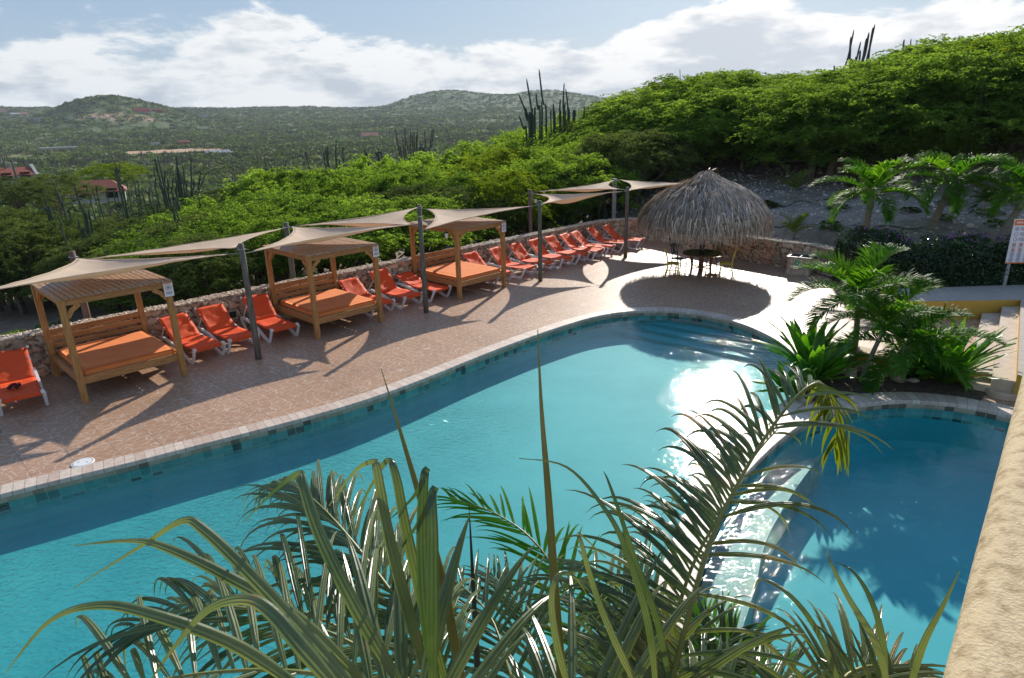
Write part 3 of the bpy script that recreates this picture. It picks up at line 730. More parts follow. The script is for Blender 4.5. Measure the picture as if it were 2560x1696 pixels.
def ring_wall():
    t = thing('planter_wall', 'low curved yellow planter wall with a pale top behind the rocks', 'wall')
    a = offset(ring_c, .0, False); o_ = offset(ring_c, -.34, False)
    if o_[3].y < a[3].y: o_ = offset(ring_c, .34, False)
    b = MB(); b.prism(a + list(reversed(o_)), 0.002, .26); b.build('wall_face', M_yellow, t)
    a2 = [p + (q - p) * -.05 for p, q in zip(a, o_)]; o2 = [p + (q - p) * 1.05 for p, q in zip(a, o_)]
    b = MB(); b.prism(a2 + list(reversed(o2)), .262, .30); b.build('top', M_step, t)
    soil = list(reversed(a)) + [Vector(p) for p in ((6.35, 13.7, 0), (6.36, 12.9, 0), (5.95, 12.2, 0), (5.4, 11.6, 0))] + [p for p in outward(kid_in, .40) if p.x > 5.6 and p.y > 10.9 and p.x < 9.35]
    soil.sort(key=lambda p: math.atan2(p.y - 12.2, p.x - 7.3))
    v, f = fill([soil], .03)
    struct(mkobj('planter_soil', v, f, M_soil))
ring_wall()

# ---- stone wall built of real relief
def stone_wall(path, h0, h1, label, seed=1, res=.03, cap=True):
    rs = np.random.RandomState(seed)
    P = catmull(path, 6, False)
    L = [0]
    for i in range(1, len(P)): L.append(L[-1] + (P[i] - P[i - 1]).length)
    tot = L[-1]; ns = int(tot / res); nz = int(1.0 / res)
    S = np.linspace(0, tot, ns + 1); px = np.interp(S, L, [p.x for p in P]); py = np.interp(S, L, [p.y for p in P])
    tx = np.gradient(px); ty = np.gradient(py); q = np.hypot(tx, ty); nx_, ny_ = ty / q, -tx / q       # towards the deck
    H = np.interp(S, [0, tot], [h0, h1])
    # jittered seeds, mixed sizes
    cs, cz, wt = [], [], []
    g = .225
    for i in range(int(tot / g) + 2):
        for j in range(-1, int(1.15 / g) + 2):
            if rs.rand() < .25: continue
            cs.append((i + rs.rand() * .95) * g); cz.append((j + rs.rand() * .95) * g * .85); wt.append(rs.rand() * .05)
    cs = np.array(cs); cz = np.array(cz); wt = np.array(wt)
    tones = np.array([(.58, .36, .24), (.62, .45, .30), (.66, .53, .37), (.50, .36, .25), (.60, .38, .27), (.46, .36, .27)])
    ct = tones[rs.randint(0, len(tones), len(cs))] * (0.8 + .4 * rs.rand(len(cs), 1))
    cb = .03 + .04 * rs.rand(len(cs))
    disp = np.zeros((ns + 1, nz + 1)); colr = np.zeros((ns + 1, nz + 1, 3))
    zz = np.linspace(0, 1, nz + 1)
    order = np.argsort(cs); cs = cs[order]; cz = cz[order]; ct = ct[order]; cb = cb[order]; wt = wt[order]
    for i in range(ns + 1):
        lo, hi = np.searchsorted(cs, [S[i] - .6, S[i] + .6])
        zc = zz * H[i]
        wob = .03 * np.sin(zc * 31 + S[i] * 17) + .02 * np.sin(zc * 57 - S[i] * 39)
        D = np.sqrt((cs[lo:hi, None] - S[i] - wob) ** 2 * .75 + (cz[lo:hi, None] - zc + wob * .6) ** 2 * 1.25) - wt[lo:hi, None]
        k = np.argsort(D, axis=0)[:2]; d1 = np.take_along_axis(D, k[:1], 0)[0]; d2 = np.take_along_axis(D, k[1:2], 0)[0]
        e = sstep(d2 - d1, 0.0, .055)
        disp[i] = e * cb[lo:hi][k[0]]
        colr[i] = ct[lo:hi][k[0]] * (.22 + .78 * sstep(d2 - d1, .004, .03))[:, None]
    n = (ns + 1) * (nz + 1)
    X = px[:, None] + nx_[:, None] * (disp - .02); Y = py[:, None] + ny_[:, None] * (disp - .02); Z = zz[None, :] * H[:, None] + 0 * X
    fr = np.stack([X, Y, Z], -1).reshape(-1, 3)
    idx = np.arange(n).reshape(ns + 1, nz + 1)
    f1 = np.stack([idx[:-1, :-1], idx[:-1, 1:], idx[1:, 1:], idx[1:, :-1]], -1).reshape(-1, 4)[:, ::-1]
    T = .36
    # top and back as coarse sheets
    bx, by = px - nx_ * T, py - ny_ * T
    v2 = np.concatenate([np.stack([px - nx_ * .02, py - ny_ * .02, H], -1), np.stack([bx, by, H], -1), np.stack([bx, by, 0 * H - 1.0], -1)])
    i0 = n + np.arange(ns + 1); i1 = i0 + ns + 1; i2 = i1 + ns + 1
    f2 = np.stack([i0[:-1], i0[1:], i1[1:], i1[:-1]], -1); f3 = np.stack([i1[:-1], i1[1:], i2[1:], i2[:-1]], -1)
    C_ = np.concatenate([colr.reshape(-1, 3), np.tile([[.36, .28, .21]], (len(v2), 1))])
    t = thing('stone_wall', label, 'wall')
    mkobj('wall_body', np.concatenate([fr, v2]), np.concatenate([f1, f2, f3]), M_stone, t, True, C_)
    # rounded stones bedded on top
    base = []
    bm = bmesh.new(); bmesh.ops.create_icosphere(bm, subdivisions=2, radius=1); bm.verts.index_update()
    bv = np.array([v.co[:] for v in bm.verts]); bf = np.array([[v.index for v in f.verts] for f in bm.faces]); bm.free()
    V, Fc, CC = [], [], []; o = 0
    s = 0.0
    while s < tot:
        for row in range(5):
            ss = min(s + rs.rand() * .05, tot); d = -.03 + (row + .5) * (T + .04) / 5 + (rs.rand() - .5) * .03
            k = min(int(ss / tot * ns), ns)
            a = rs.rand() * 6.28; sc = np.array([.050 + .035 * rs.rand(), .036 + .02 * rs.rand(), .028 + .018 * rs.rand()])
            w = bv * (1 + .22 * (rs.rand(len(bv), 1) - .5)) * sc
            ca, sa = math.cos(a), math.sin(a)
            w = np.stack([w[:, 0] * ca - w[:, 1] * sa, w[:, 0] * sa + w[:, 1] * ca, w[:, 2]], -1)
            V.append(w + [px[k] - nx_[k] * d, py[k] - ny_[k] * d, H[k] + .012 + .02 * rs.rand()]); Fc.append(bf + o); o += len(bv)
            tone = np.array([.56, .46, .36]) * (.75 + .45 * rs.rand()) * np.array([1, 1 - .07 * rs.rand(), 1 - .12 * rs.rand()])
            CC.append(np.tile(tone, (len(bv), 1)))
        s += .072
    mkobj('cap', np.concatenate(V), np.concatenate(Fc), M_pebble, t, True, np.concatenate(CC))
    return t
stone_wall([un(-7, 16.95), un(0, 16.95), un(8, 16.95), un(16, 16.95), un(22, 16.95), un(23.35, 16.8), un(24.25, 16.2), un(24.5, 15.3), un(23.8, 13.2), un(23.2, 11.35), un(22.92, 9.7), un(22.85, 8.8), un(22.85, 8.0), Vector((10.9, 19.6, 0))], 1.0, .84,
           'long low wall of rough pinkish field stones capped with small pale stones behind the loungers')
# ================================================================== THINGS ON THE DECK
def ring_flat(mb, M, r0, r1, z, n=28, th=.0015):
    vs = []; fs = []
    for i in range(n):
        a = 2 * math.pi * i / n
        for r in (r0, r1):
            for zz in (z - th, z): vs.append((r * math.cos(a), r * math.sin(a), zz))
    for i in range(n):
        j = (i + 1) % n
        fs += [(i * 4 + 1, i * 4 + 3, j * 4 + 3, j * 4 + 1), (i * 4 + 3, i * 4 + 2, j * 4 + 2, j * 4 + 3), (i * 4, i * 4 + 1, j * 4 + 1, j * 4)]
    mb.add(vs, fs, M)
def daybed(base, rz, label):
    W, D, HH = 1.92, 2.16, 2.12           # local x along the row, y towards the wall
    t = thing('canopy_daybed', label, 'daybed', base, rz, 'canopy daybeds along the stone wall')
    P = .115
    for x, y in ((0, 0), (W, 0), (0, D), (W, D)):
        b = MB(); b.box((x, y, HH / 2), (P, P, HH), bev=.006); b.build('post', M_wood, t)
    b = MB()
    b.box((W / 2, -.005, HH - .06), (W - P, .05, .13)); b.box((W / 2, D, HH - .06), (W - P, .05, .13))
    b.box((0, D / 2, HH - .06), (.05, D - P, .13)); b.box((W, D / 2, HH - .06), (.05, D - P, .13)); b.box((W / 2, D / 2, HH - .05), (.05, D - .06, .09))
    b.build('roof_beam', M_woodx, t)
    for (x, y, dx, dy) in ((0, 0, 1, 0), (W, 0, -1, 0), (0, 0, 0, 1), (W, 0, 0, 1), (0, D, 1, 0), (W, D, -1, 0), (0, D, 0, -1), (W, D, 0, -1)):
        p0 = Vector((x + dx * .05, y + dy * .05, HH - .36)); p1 = Vector((x + dx * .29, y + dy * .29, HH - .13))
        md = (p0 + p1) / 2 + Vector((dx * .035, dy * .035, -.035)) * -.6
        b = MB(); b.strip([p0, md, p1], .045, .09, up=(dy, dx, 0)); b.build('brace', M_wood, t)
    b = MB(); n = 19; r_ = random.Random(int(base.x * 10))
    for i in range(n):
        x = -.09 + (W + .18) * (i + .5) / n
        b.box((x, D / 2 + r_.uniform(-.012, .012), HH + .018 + r_.uniform(-.003, .003)), ((W + .18) / n - .018, D + .20, .026), Matrix.Rotation(r_.uniform(-.004, .004), 4, 'Z'))
    b.build('slatted_roof', M_slat, t)
    b = MB()
    b.box((W / 2, 0, .455), (W - P, .045, .16)); b.box((W / 2, D, .455), (W - P, .045, .16)); b.box((0, D / 2, .455), (.045, D - P, .16)); b.box((W, D / 2, .455), (.045, D - P, .16))
    for i in range(12): b.box((W / 2, .12 + i * (D - .24) / 11, .505), (W - .06, .11, .022))
    b.build('bed_frame', M_woodx, t)
    b = MB()
    for z in (.71, .865, 1.02): b.box((W / 2, D - .02, z), (W - P, .03, .105), bev=.004)
    b.build('backrest', M_woodx, t)
    # mattress with soft edges
    bm = bmesh.new(); bmesh.ops.create_grid(bm, x_segments=24, y_segments=24, size=.5)
    mw, md_ = W - .20, D - .22
    vs = []; fs = []
    top = {}
    for v in bm.verts:
        x, y = v.co.x, v.co.y
        e = min(.5 - abs(x), .5 - abs(y)) * 2
        z = .145 - .03 * (1 - min(1, e / .06)) ** 2 + .006 * mnoise.noise(Vector((x * 6 + base.x, y * 6, 0)))
        vs.append((W / 2 + .01 + x * mw, D / 2 - .03 + y * md_, .517 + z))
    bm.verts.index_update()
    fs = [tuple(v.index for v in f.verts) for f in bm.faces]
    bd = [e for e in bm.edges if e.is_boundary]
    nv = len(vs)
    mp = {}
    for e in bd:
        for v in e.verts:
            if v.index not in mp:
                mp[v.index] = len(vs); q = vs[v.index]; vs.append((q[0] + (q[0] - W / 2) * .006, q[1] + (q[1] - D / 2) * .006, .575)); 
    for e in bd:
        a, c = e.verts[0].index, e.verts[1].index
        vs_a, vs_c = mp[a], mp[c]; fs.append((a, c, vs_c, vs_a))
    lo = {}
    for k, i in list(mp.items()): lo[k] = len(vs); q = vs[i]; vs.append((q[0], q[1], .517))
    for e in bd:
        a, c = e.verts[0].index, e.verts[1].index; fs.append((mp[a], mp[c], lo[c], lo[a]))
    bm.free()
    mkobj('mattress', vs, fs, M_matt, t, True)
    # notice on the front right post
    b = MB(); b.box((0, 0, 0), (.185, .008, .30)); sg = b.build('notice', M_signw, t); sg.location = (W - .005, -P / 2 - .012, HH - .16)
    RX = Matrix.Rotation(math.pi / 2, 4, 'X')
    b = MB(); b.box((0, -.0055, .133), (.16, .003, .022)); ring_flat(b, Matrix.Translation((0, -.006, .045)) @ RX, .056, .068, 0); b.build('ring', M_signo, sg)
    b = MB()
    for z, w in ((.066, .05), (.052, .072), (.036, .076), (.022, .05)): b.box((0, -.0055, z), (w, .003, .009))
    for z, w in ((-.055, .12), (-.068, .13), (-.081, .12), (-.094, .09)): b.box((0, -.0055, z), (w, .003, .006))
    b.build('lettering', M_signk, sg)
    return t
daybed(un(2.64, 14.62), UA, 'canopy daybed nearest the camera, at the left')
daybed(un(7.85, 14.62), UA, 'middle canopy daybed, between two groups of three orange loungers')
daybed(un(12.72, 14.69), UA, 'farthest canopy daybed, beside the row of nine orange loungers')

def lounger_parts(root, ang, seed):
    r_ = random.Random(seed)
    W = .66; hz = .36
    hx = .80                                     # hinge, x runs from the head to the foot
    a = math.radians(ang - 5); bl = .74
    tx, tzz = hx - bl * math.cos(a), hz + bl * math.sin(a)
    # sling: seat and backrest
    def sheet(p0, p1, n, sag, w=W + .015, wr=0.0):
        vs = []; fs = []; m = 9
        for i in range(n + 1):
            t = i / n; p = (p0[0] + (p1[0] - p0[0]) * t, p0[1] + (p1[1] - p0[1]) * t)
            for j in range(m):
                v = j / (m - 1) * 2 - 1
                s = -sag * (1 - v * v) * math.sin(math.pi * t) + wr * mnoise.noise(Vector((t * 5 + seed, v * 2.4, seed)))
                vs.append((p[0] + s * .3, v * w / 2, p[1] + s))
        for i in range(n):
            for j in range(m - 1): fs.append((i * m + j, i * m + j + 1, (i + 1) * m + j + 1, (i + 1) * m + j))
        k = len(vs)
        vs2 = [(x, y, z - .024) for x, y, z in vs]
        fs2 = [tuple(reversed([q + k for q in f])) for f in fs]
        rim = []
        for j in range(m - 1): rim += [(j + 1, j, k + j, k + j + 1), (n * m + j, n * m + j + 1, k + n * m + j + 1, k + n * m + j)]
        for i in range(n): rim += [(i * m, (i + 1) * m, k + (i + 1) * m, k + i * m), ((i + 1) * m + m - 1, i * m + m - 1, k + i * m + m - 1, k + (i + 1) * m + m - 1)]
        return vs + vs2, fs + fs2 + rim
    b = MB(); b.add(*sheet((hx + .01, hz + .012), (1.83, hz + .0), 12, .03, wr=.012)); b.build('seat_sling', M_sling, root, True)
    b = MB(); b.box((1.842, 0, hz - .028), (.02, W - .03, .075), bev=.008); b.build('front_flap', M_sling, root)
    b = MB(); b.add(*sheet((hx - .01, hz + .02), (tx, tzz), 12, .04, wr=.035)); b.build('back_sling', M_sling, root, True)
    for s in (-1, 1):
        y = s * (W / 2 + .035)
        rail = catmull([(1.62, y, .02), (1.42, y, .10), (1.15, y, .23), (.85, y, .32), (.52, y, .375), (.30, y, .385), (.19, y, .35), (.22, y, .25), (.42, y, .02)], 5, False)
        b = MB(); b.strip(rail, .05, .072, up=(0, 1, 0)); b.build('side_frame', M_white, root)
        b = MB(); b.strip([(1.60, y, .0), (1.70, y, .03), (1.80, y, .20), (1.87, y, .345)], .045, .055, up=(0, 1, 0))
        b.box((1.845, y - s * .022, .365), (.10, .07, .055), bev=.012); b.box((1.62, y, .022), (.13, .05, .045), bev=.01)
        b.build('foot_leg', M_white, root)
        b = MB(); b.strip([(.60, y - s * .05, .36), (.66, y - s * .05, .16), (.60, y - s * .05, .02)], .035, .035, up=(0, 1, 0)); b.build('rear_leg', M_white, root)
        mx, mz = hx - .45 * math.cos(a), hz + .45 * math.sin(a)
        b = MB(); b.strip([(mx, y - s * .03, mz), ((mx + .26) / 2 - .02, y - s * .03, (mz + .37) / 2), (.24, y - s * .03, .38)], .02, .022, up=(0, 1, 0)); b.build('back_strut', M_white, root)
        b = MB(); b.strip([(hx, y - s * .05, hz - .025), (tx - .01, y - s * .05, tzz - .03)], .022, .03, up=(0, 1, 0)); b.box((tx - .005, y - s * .015, tzz), (.035, .05, .045), bev=.008)
        b.build('back_rail', M_white, root)
    for xx in (hx, 1.83):
        b = MB(); b.strip([(xx, W / 2, hz - .02), (xx, -W / 2, hz - .02)], .03, .03); b.build('cross_bar', M_white, root)
LG = 'orange loungers in a row along the stone wall'
LL = [  # foot u, foot n, heading towards the head, back angle, label
 (1.72, 15.13, 130, 50, 'orange lounger at the left edge with the small dark toy car on its seat'),
 (5.32, 15.30, 141, 46, 'orange lounger right beside the nearest daybed, first of the three before the grey pole'),
 (6.18, 15.36, 139, 50, 'orange lounger in the middle of the three between the two nearer daybeds'),
 (7.24, 15.33, 135, 56, 'orange lounger standing behind the grey pole, next to the middle daybed'),
 (10.22, 15.31, 139, 44, 'orange lounger partly hidden behind the right post of the middle daybed'),
 (11.25, 15.29, 141, 56, 'orange lounger between the middle daybed and the nearly flat lounger'),
 (12.30, 15.25, 141, 27, 'orange lounger with its back lowered almost flat'),
 (15.02, 15.24, 141, 50, 'first lounger of the row of nine, partly behind the farthest daybed'),
 (16.15, 15.16, 143, 52, 'second lounger of the row of nine, just left of the green-grey pole'),
 (17.13, 15.17, 141, 52, 'third lounger of the row of nine, its foot beside the green-grey pole'),
 (18.13, 15.14, 142, 54, 'fourth lounger of the row of nine, its back just behind the green-grey pole'),
 (19.10, 15.16, 144, 52, 'fifth lounger of the row of nine, the middle one'),
 (20.00, 15.13, 147, 50, 'sixth lounger of the row of nine'),
 (20.84, 15.20, 151, 48, 'seventh lounger of the row of nine, close to the sixth'),
 (21.96, 15.28, 152, 50, 'eighth lounger of the row of nine, the last but one, with its back in shade'),
 (22.80, 15.10, 152, 50, 'ninth and last lounger of the row, nearest the thatched shelter')]
for i, (u_, n_, hd, ba, lb) in enumerate(LL):
    h = math.radians(hd); dirh = Vector((math.cos(h), math.sin(h), 0))
    foot = un(u_, n_); org = foot + dirh * 1.62
    t = thing('sun_lounger', lb, 'sun lounger', org, h + math.pi, LG)
    lounger_parts(t, ba, i + 1)
# toy car on the first lounger
def toy():
    h = math.radians(130); d = Vector((math.cos(h), math.sin(h), 0)); p = un(1.72, 15.13) + d * .38 + Vector((-d.y, d.x, 0)) * .06
    t = thing('toy_car', 'small dark red toy car with fat black wheels lying on the orange lounger', 'toy', (p.x, p.y, .365), h + 1.2)
    b = MB(); b.box((0, 0, .055), (.17, .07, .035), bev=.01); b.box((-.01, 0, .085), (.08, .06, .035), bev=.012); b.box((.075, 0, .045), (.05, .09, .02), bev=.004); b.box((-.085, 0, .09), (.02, .09, .008))
    b.build('body', simple('toy_red', (.12, .006, .012), (.18, .01, .02), rough=.3), t)
    for x in (-.065, .065):
        for y in (-.065, .065):
            b = MB(); b.lathe([(0, -.02), (.03, -.02), (.036, -.012), (.036, .012), (.03, .02), (0, .02)], 16, Matrix.Translation((x, y, .036)) @ Matrix.Rotation(math.pi / 2, 4, 'X')); b.build('wheel', M_dark, t)
toy()

# ---- sail poles
FN, BN = 14.35, 17.62
FU = [1.12, 6.14, 11.14, 16.03, 20.96]; BU = [-1.6, 3.63, 8.91, 13.68, 19.13, 24.71]
fl = ['front grey wooden pole beyond the left edge', 'front grey wooden pole beside the lounger near the middle daybed', 'front grey wooden pole at the left end of the farthest daybed',
      'front green-grey pole in front of the row of nine loungers', 'front dark pole with a leaning shadow, nearest the thatched shelter']
bl_ = ['', 'reddish wooden pole rising behind the wall at the nearest daybed', 'dark wooden pole rising behind the roof of the middle daybed', 'dark wooden pole rising behind the farthest daybed',
       'reddish wooden pole behind the wall with a small lantern', 'pale weathered square post behind the wall near the thatched shelter']
def pole(p, h, r, m, label, lean=(0, 0), square=False, z0=0.0):
    t = thing('sail_pole', label, 'pole', (p.x, p.y, z0), 0.0, 'poles that hold the shade sails')
    b = MB(); pts = [(lean[0] * k, lean[1] * k, h * k) for k in (0, .25, .5, .75, 1)]
    if square: b.strip(pts, .17, .12, up=(1, 0, 0))
    else: b.tube(pts, [r * (1.04 - .05 * k) for k in range(5)], 14)
    b.build('shaft', m, t, not square)
    b = MB()
    z = h - .13
    for k in range(2):
        b.tube([(r * 1.0, -.03 + .06 * k, z), (r * 1.0 + .045, -.03 + .06 * k, z)], .006, 6)
    ring = [(r * 1.03 * math.cos(a), r * 1.03 * math.sin(a), z) for a in np.linspace(0, 6.283, 17)]
    b.tube(ring, .007, 6, cap=False); b.build('bracket', M_steel, t)
    return t
Mw = simple('pale_wood', (.26, .25, .24), (.42, .41, .40), rough=.8, scale=6, stretch=(6, 6, .5), bump=.3)
Mg = simple('green_wood', (.07, .085, .05), (.16, .17, .12), rough=.8, scale=6, stretch=(6, 6, .5), bump=.4)
for i in range(5):
    pole(un(FU[i], FN), 2.72 if i < 3 else 2.66, .072, Mg if i == 3 else M_pole, fl[i])
for i in range(1, 6):
    q = un(BU[i], BN); z0 = tz(q.x, q.y) - .3
    pole(q, 2.55 - z0, .082, Mw if i == 5 else (M_pole if i in (2, 3) else M_redpole), bl_[i], square=(i == 5), z0=z0)
Mw = simple('pale_wood', (.26, .25, .24), (.42, .41, .40), rough=.8, scale=6, stretch=(6, 6, .5), bump=.3)
# ---- shade sails
def sail(A, B, C_, label, sag=.10, droop=.10):
    droop = droop * 1.5; sag = sag * 1.1
    """three corner points; returns the cloth with stay cables as children"""
    V = [Vector(A), Vector(B), Vector(C_)]
    cen = sum(V, Vector()) / 3
    K = [v + (cen - v).normalized() * d for v, d in zip(V, (.30, .30, .30))]
    n = 26; vs = []; fs = []; idx = {}
    for i in range(n + 1):
        for j in range(n + 1 - i):
            a, b_, c = i / n, j / n, 1 - i / n - j / n
            wa = a + sag * 4 * b_ * c * (1 - a); wb = b_ + sag * 4 * a * c * (1 - b_); wc = c + sag * 4 * a * b_ * (1 - c)
            s = wa + wb + wc
            p = (K[0] * wa + K[1] * wb + K[2] * wc) / s
            m = 27 * a * b_ * c
            p.z -= droop * m - .012 * mnoise.noise(p * 3)
            idx[i, j] = len(vs); vs.append(p)
    for i in range(n):
        for j in range(n - i):
            fs.append((idx[i, j], idx[i + 1, j], idx[i, j + 1]))
            if j < n - i - 1: fs.append((idx[i + 1, j], idx[i + 1, j + 1], idx[i, j + 1]))
    # make it face up
    up = sum(((vs[f[1]] - vs[f[0]]).cross(vs[f[2]] - vs[f[0]]).z for f in fs))
    if up < 0: fs = [tuple(reversed(f)) for f in fs]
    base = cen.copy(); base.z = min(v.z for v in V)
    t = thing('shade_sail', label, 'shade sail', cen, 0, 'beige triangular shade sails')
    o = mkobj('cloth', [p - cen for p in vs], fs, M_sail, t, True)
    md = o.modifiers.new('thick', 'SOLIDIFY'); md.thickness = .004
    e = []
    for s_ in range(3):
        if s_ == 0: ids = [idx[i, 0] for i in range(n + 1)]
        elif s_ == 1: ids = [idx[0, j] for j in range(n + 1)]
        else: ids = [idx[i, n - i] for i in range(n + 1)]
        b = MB(); b.strip([vs[k] - cen for k in ids], .004, .045, up=(0, 0, 1)) if False else b.tube([vs[k] - cen for k in ids], .011, 6)
        b.build('hem', M_sail, t, True)
    for v, k in zip(V, K):
        b = MB(); b.tube([v - cen, k - cen + (k - v).normalized() * .02], .006, 6); b.build('stay', M_steel, t)
    return t
FZ, BZ = 2.56, 2.40
def Fp(i, z=FZ): q = un(FU[i], FN + .08); return Vector((q.x, q.y, z))
def Bp(i, z=BZ): q = un(BU[i], BN - .09); return Vector((q.x, q.y, z))
sail(Fp(0, 2.52), Fp(1, 2.50), Bp(1, 2.42), 'beige shade sail that dips over the nearest daybed', .09, .12)
sail(Bp(1, 2.34), Bp(2, 2.42), Fp(1, 2.60), 'beige shade sail between the reddish left pole and the middle daybed', .07, .10)
sail(Fp(1, 2.46), Fp(2, 2.52), Bp(2, 2.46), 'beige shade sail stretched low over the roof of the middle daybed', .10, .12)
sail(Bp(2, 2.44), Bp(3, 2.50), Fp(2, 2.46), 'beige shade sail whose peak reaches the dark pole behind the farthest daybed', .10, .14)
sail(Bp(3, 2.44), Fp(2, 2.30), Fp(3, 2.50), 'beige shade sail stretched over the roof of the farthest daybed', .09, .08)
sail(Bp(4, 2.40), Fp(3, 2.50), Fp(4, 2.50), 'lower of the two beige shade sails over the row of nine loungers', .13, .16)
sail(Bp(4, 2.46), Bp(5, 2.50), Fp(4, 2.56), 'upper of the two beige shade sails over the row of nine loungers', .12, .12)
e8 = un(25.6, 13.9)
sail(Bp(5, 2.52), Fp(4, 2.50), Vector((e8.x, e8.y, 2.45)), 'beige shade sail that runs in behind the thatched roof', .10, .10)
def lantern(p, label):
    t = thing('lantern', label, 'lantern', p)
    b = MB(); b.lathe([(0, .0), (.035, .0), (.045, .06), (.05, .16), (.03, .19), (0, .2)], 12); b.build('glass', M_white, t, True)
    b = MB(); b.tube([(0, 0, .19), (0, 0, .25), (-.06, -.04, .27)], .008, 6); b.lathe([(.052, .155), (.054, .165), (.03, .2), (0, .205)], 12); b.build('bracket', M_dark, t)
q = un(BU[4] + .2, BN - .1); lantern((q.x, q.y, 2.02), 'small white lantern hung on the reddish pole above the row of nine loungers')
q = un(12.55, 14.95); lantern((q.x, q.y, 1.86), 'small white lantern under the corner of the farthest daybed roof')
# wall vent
q = un(6.72, 16.90); t = thing('wall_vent', 'small square dark hole framed in the stone wall above the loungers', 'vent', (q.x, q.y, .47), UA)
b = MB(); b.box((0, 0, 0), (.20, .02, .20)); b.build('hole', M_dark, t)
b = MB()
for x, z, w, h in ((0, .11, .25, .035), (0, -.11, .25, .035), (.11, 0, .035, .19), (-.11, 0, .035, .19)): b.box((x, -.02, z), (w, .05, h), bev=.004)
b.build('frame', M_rock, t)
# skimmer lid
q = G(192 * DS, 1071 * DS); t = thing('skimmer_lid', 'round white skimmer lid let into the deck tiles', 'lid', (q.x, q.y, .001))
b = MB(); b.lathe([(0, .02), (.15, .02), (.165, .016), (.17, .006), (.17, 0)], 32); b.build('disc', M_white, t, False)
b = MB(); b.lathe([(.138, .0205), (.142, .0215), (.146, .0205)], 32); b.box((.07, 0, .021), (.03, .012, .003)); b.box((-.07, 0, .021), (.03, .012, .003)); b.build('groove', M_signk, t)

# ---- thatched shelter
PAL = Vector((6.62, 22.35, 0))
def palapa():
    t = thing('thatched_shelter', 'round thatched palm-leaf shelter with a shaggy grey-brown roof on one post', 'shelter', PAL)
    prof = [(0.02, 3.30), (.20, 3.24), (.38, 3.06), (.70, 2.94), (1.18, 2.74), (1.66, 2.42), (2.0, 2.08), (2.16, 1.84), (2.23, 1.66)]
    pr = np.array(prof) * [.97, 1]
    L = np.r_[0, np.cumsum(np.hypot(np.diff(pr[:, 0]), np.diff(pr[:, 1])))]
    rs = np.random.RandomState(5)
    V, Fc, CC = [], [], []; o = 0
    N_ = 15000
    s0 = L[-1] * np.sqrt(rs.rand(N_)) ** .9 * .97
    s0[:900] = rs.rand(900) * .45
    ln = .22 + .38 * rs.rand(N_)
    ang = rs.rand(N_) * 2 * math.pi
    width = .012 + .026 * rs.rand(N_) ** 1.5
    drift = (rs.rand(N_) - .5) * .34
    lift = .02 + .17 * rs.rand(N_) ** 3
    K = 5
    clump = np.sin(ang * 19 + s0 * 5) * .6 + np.sin(ang * 43 - s0 * 9) * .5 + np.sin(s0 * 14 + np.sin(ang * 7) * 2) * .6
    for k in range(K):
        tt = k / (K - 1)
        s = s0 + ln * tt
        r = np.interp(s, L, pr[:, 0]); z = np.interp(s, L, pr[:, 1])
        over = np.maximum(s - L[-1], 0); r = r + over * .10; z = z - over * 1.0
        lf = lift * (1 - .3 * tt) + .035 * clump * np.minimum(s / 1.5, 1) + np.where(tt > .7, .05 * (rs.rand(N_) - .3), 0)
        r = r + lf * .6; z = z + lf * .7
        a = ang + drift * tt / np.maximum(r, .5)
        w = width * (1 - .75 * tt) / np.maximum(r, .12)
        for sgn in (-1, 1):
            aa = a + sgn * w / 2
            V.append(np.stack([r * np.cos(aa), r * np.sin(aa), z + sgn * .003], -1))
    V = np.stack(V, 1).reshape(-1, 3)
    base = (np.arange(N_) * K * 2)[:, None]
    q = []
    for k in range(K - 1): q.append(np.concatenate([base + 2 * k, base + 2 * k + 1, base + 2 * k + 3, base + 2 * k + 2], 1))
    Fc = np.concatenate(q)
    tone = np.array([.58, .44, .31])[None] * (.26 + 1.1 * rs.rand(N_, 1) ** 1.3) + np.where(rs.rand(N_, 1) < .25, .16, 0) * np.array([[1.0, .95, .85]])
    gray = np.array([.50, .49, .49]); g = (rs.rand(N_, 1) < .32) * (s0 < 2.2)[:, None]
    tone = tone * (1 - .7 * g) + gray * (.3 + 1.0 * rs.rand(N_, 1)) * .7 * g
    CC = np.repeat(tone, K * 2, axis=0)
    mkobj('thatch', V, Fc, M_thatch, t, False, CC)
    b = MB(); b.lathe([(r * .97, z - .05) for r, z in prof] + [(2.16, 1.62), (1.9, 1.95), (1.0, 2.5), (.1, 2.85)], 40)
    o_ = b.build('roof_lining', simple('thatch_under', (.05, .04, .028), (.11, .085, .06), rough=.95, scale=12, stretch=(1, 1, .3)), t, True)  # dark brown puts the shade between the thatch strands into the lining colour
    b = MB()
    for k in range(14):
        a = k * 2 * math.pi / 14; b.tube([(.08 * math.cos(a), .08 * math.sin(a), 2.9), (1.2 * math.cos(a), 1.2 * math.sin(a), 2.38), (2.2 * math.cos(a), 2.2 * math.sin(a), 1.55)], .022, 6)
    b.build('rafters', M_tleg, t)
    b = MB(); b.tube([(0, 0, -.0), (0, 0, 1.5), (.02, 0, 3.0)], [.085, .08, .07], 14); b.build('post', M_redpole, t, True)
    b = MB()
    for k in range(26):
        a = rs.rand() * 6.28; c = Vector((math.cos(a), math.sin(a), 0))
        p = Vector((0, 0, 3.28)) + c * .04
        l = .16 + .3 * rs.rand() * (1.6 if k < 3 else 1)
        e = p + c * l + Vector((0, 0, (.12 + .15 * rs.rand()) if k < 5 else -.05))
        mdp = (p + e) / 2 + Vector((0, 0, .05))
        b.strip([p, mdp, e], .004, .014, up=(0, 0, 1))
    ring = [(.46 * math.cos(a), .46 * math.sin(a), 3.03 + .02 * math.sin(3 * a)) for a in np.linspace(0, 6.283, 24)]
    b.build('top_knot', M_tleg, t)
palapa()
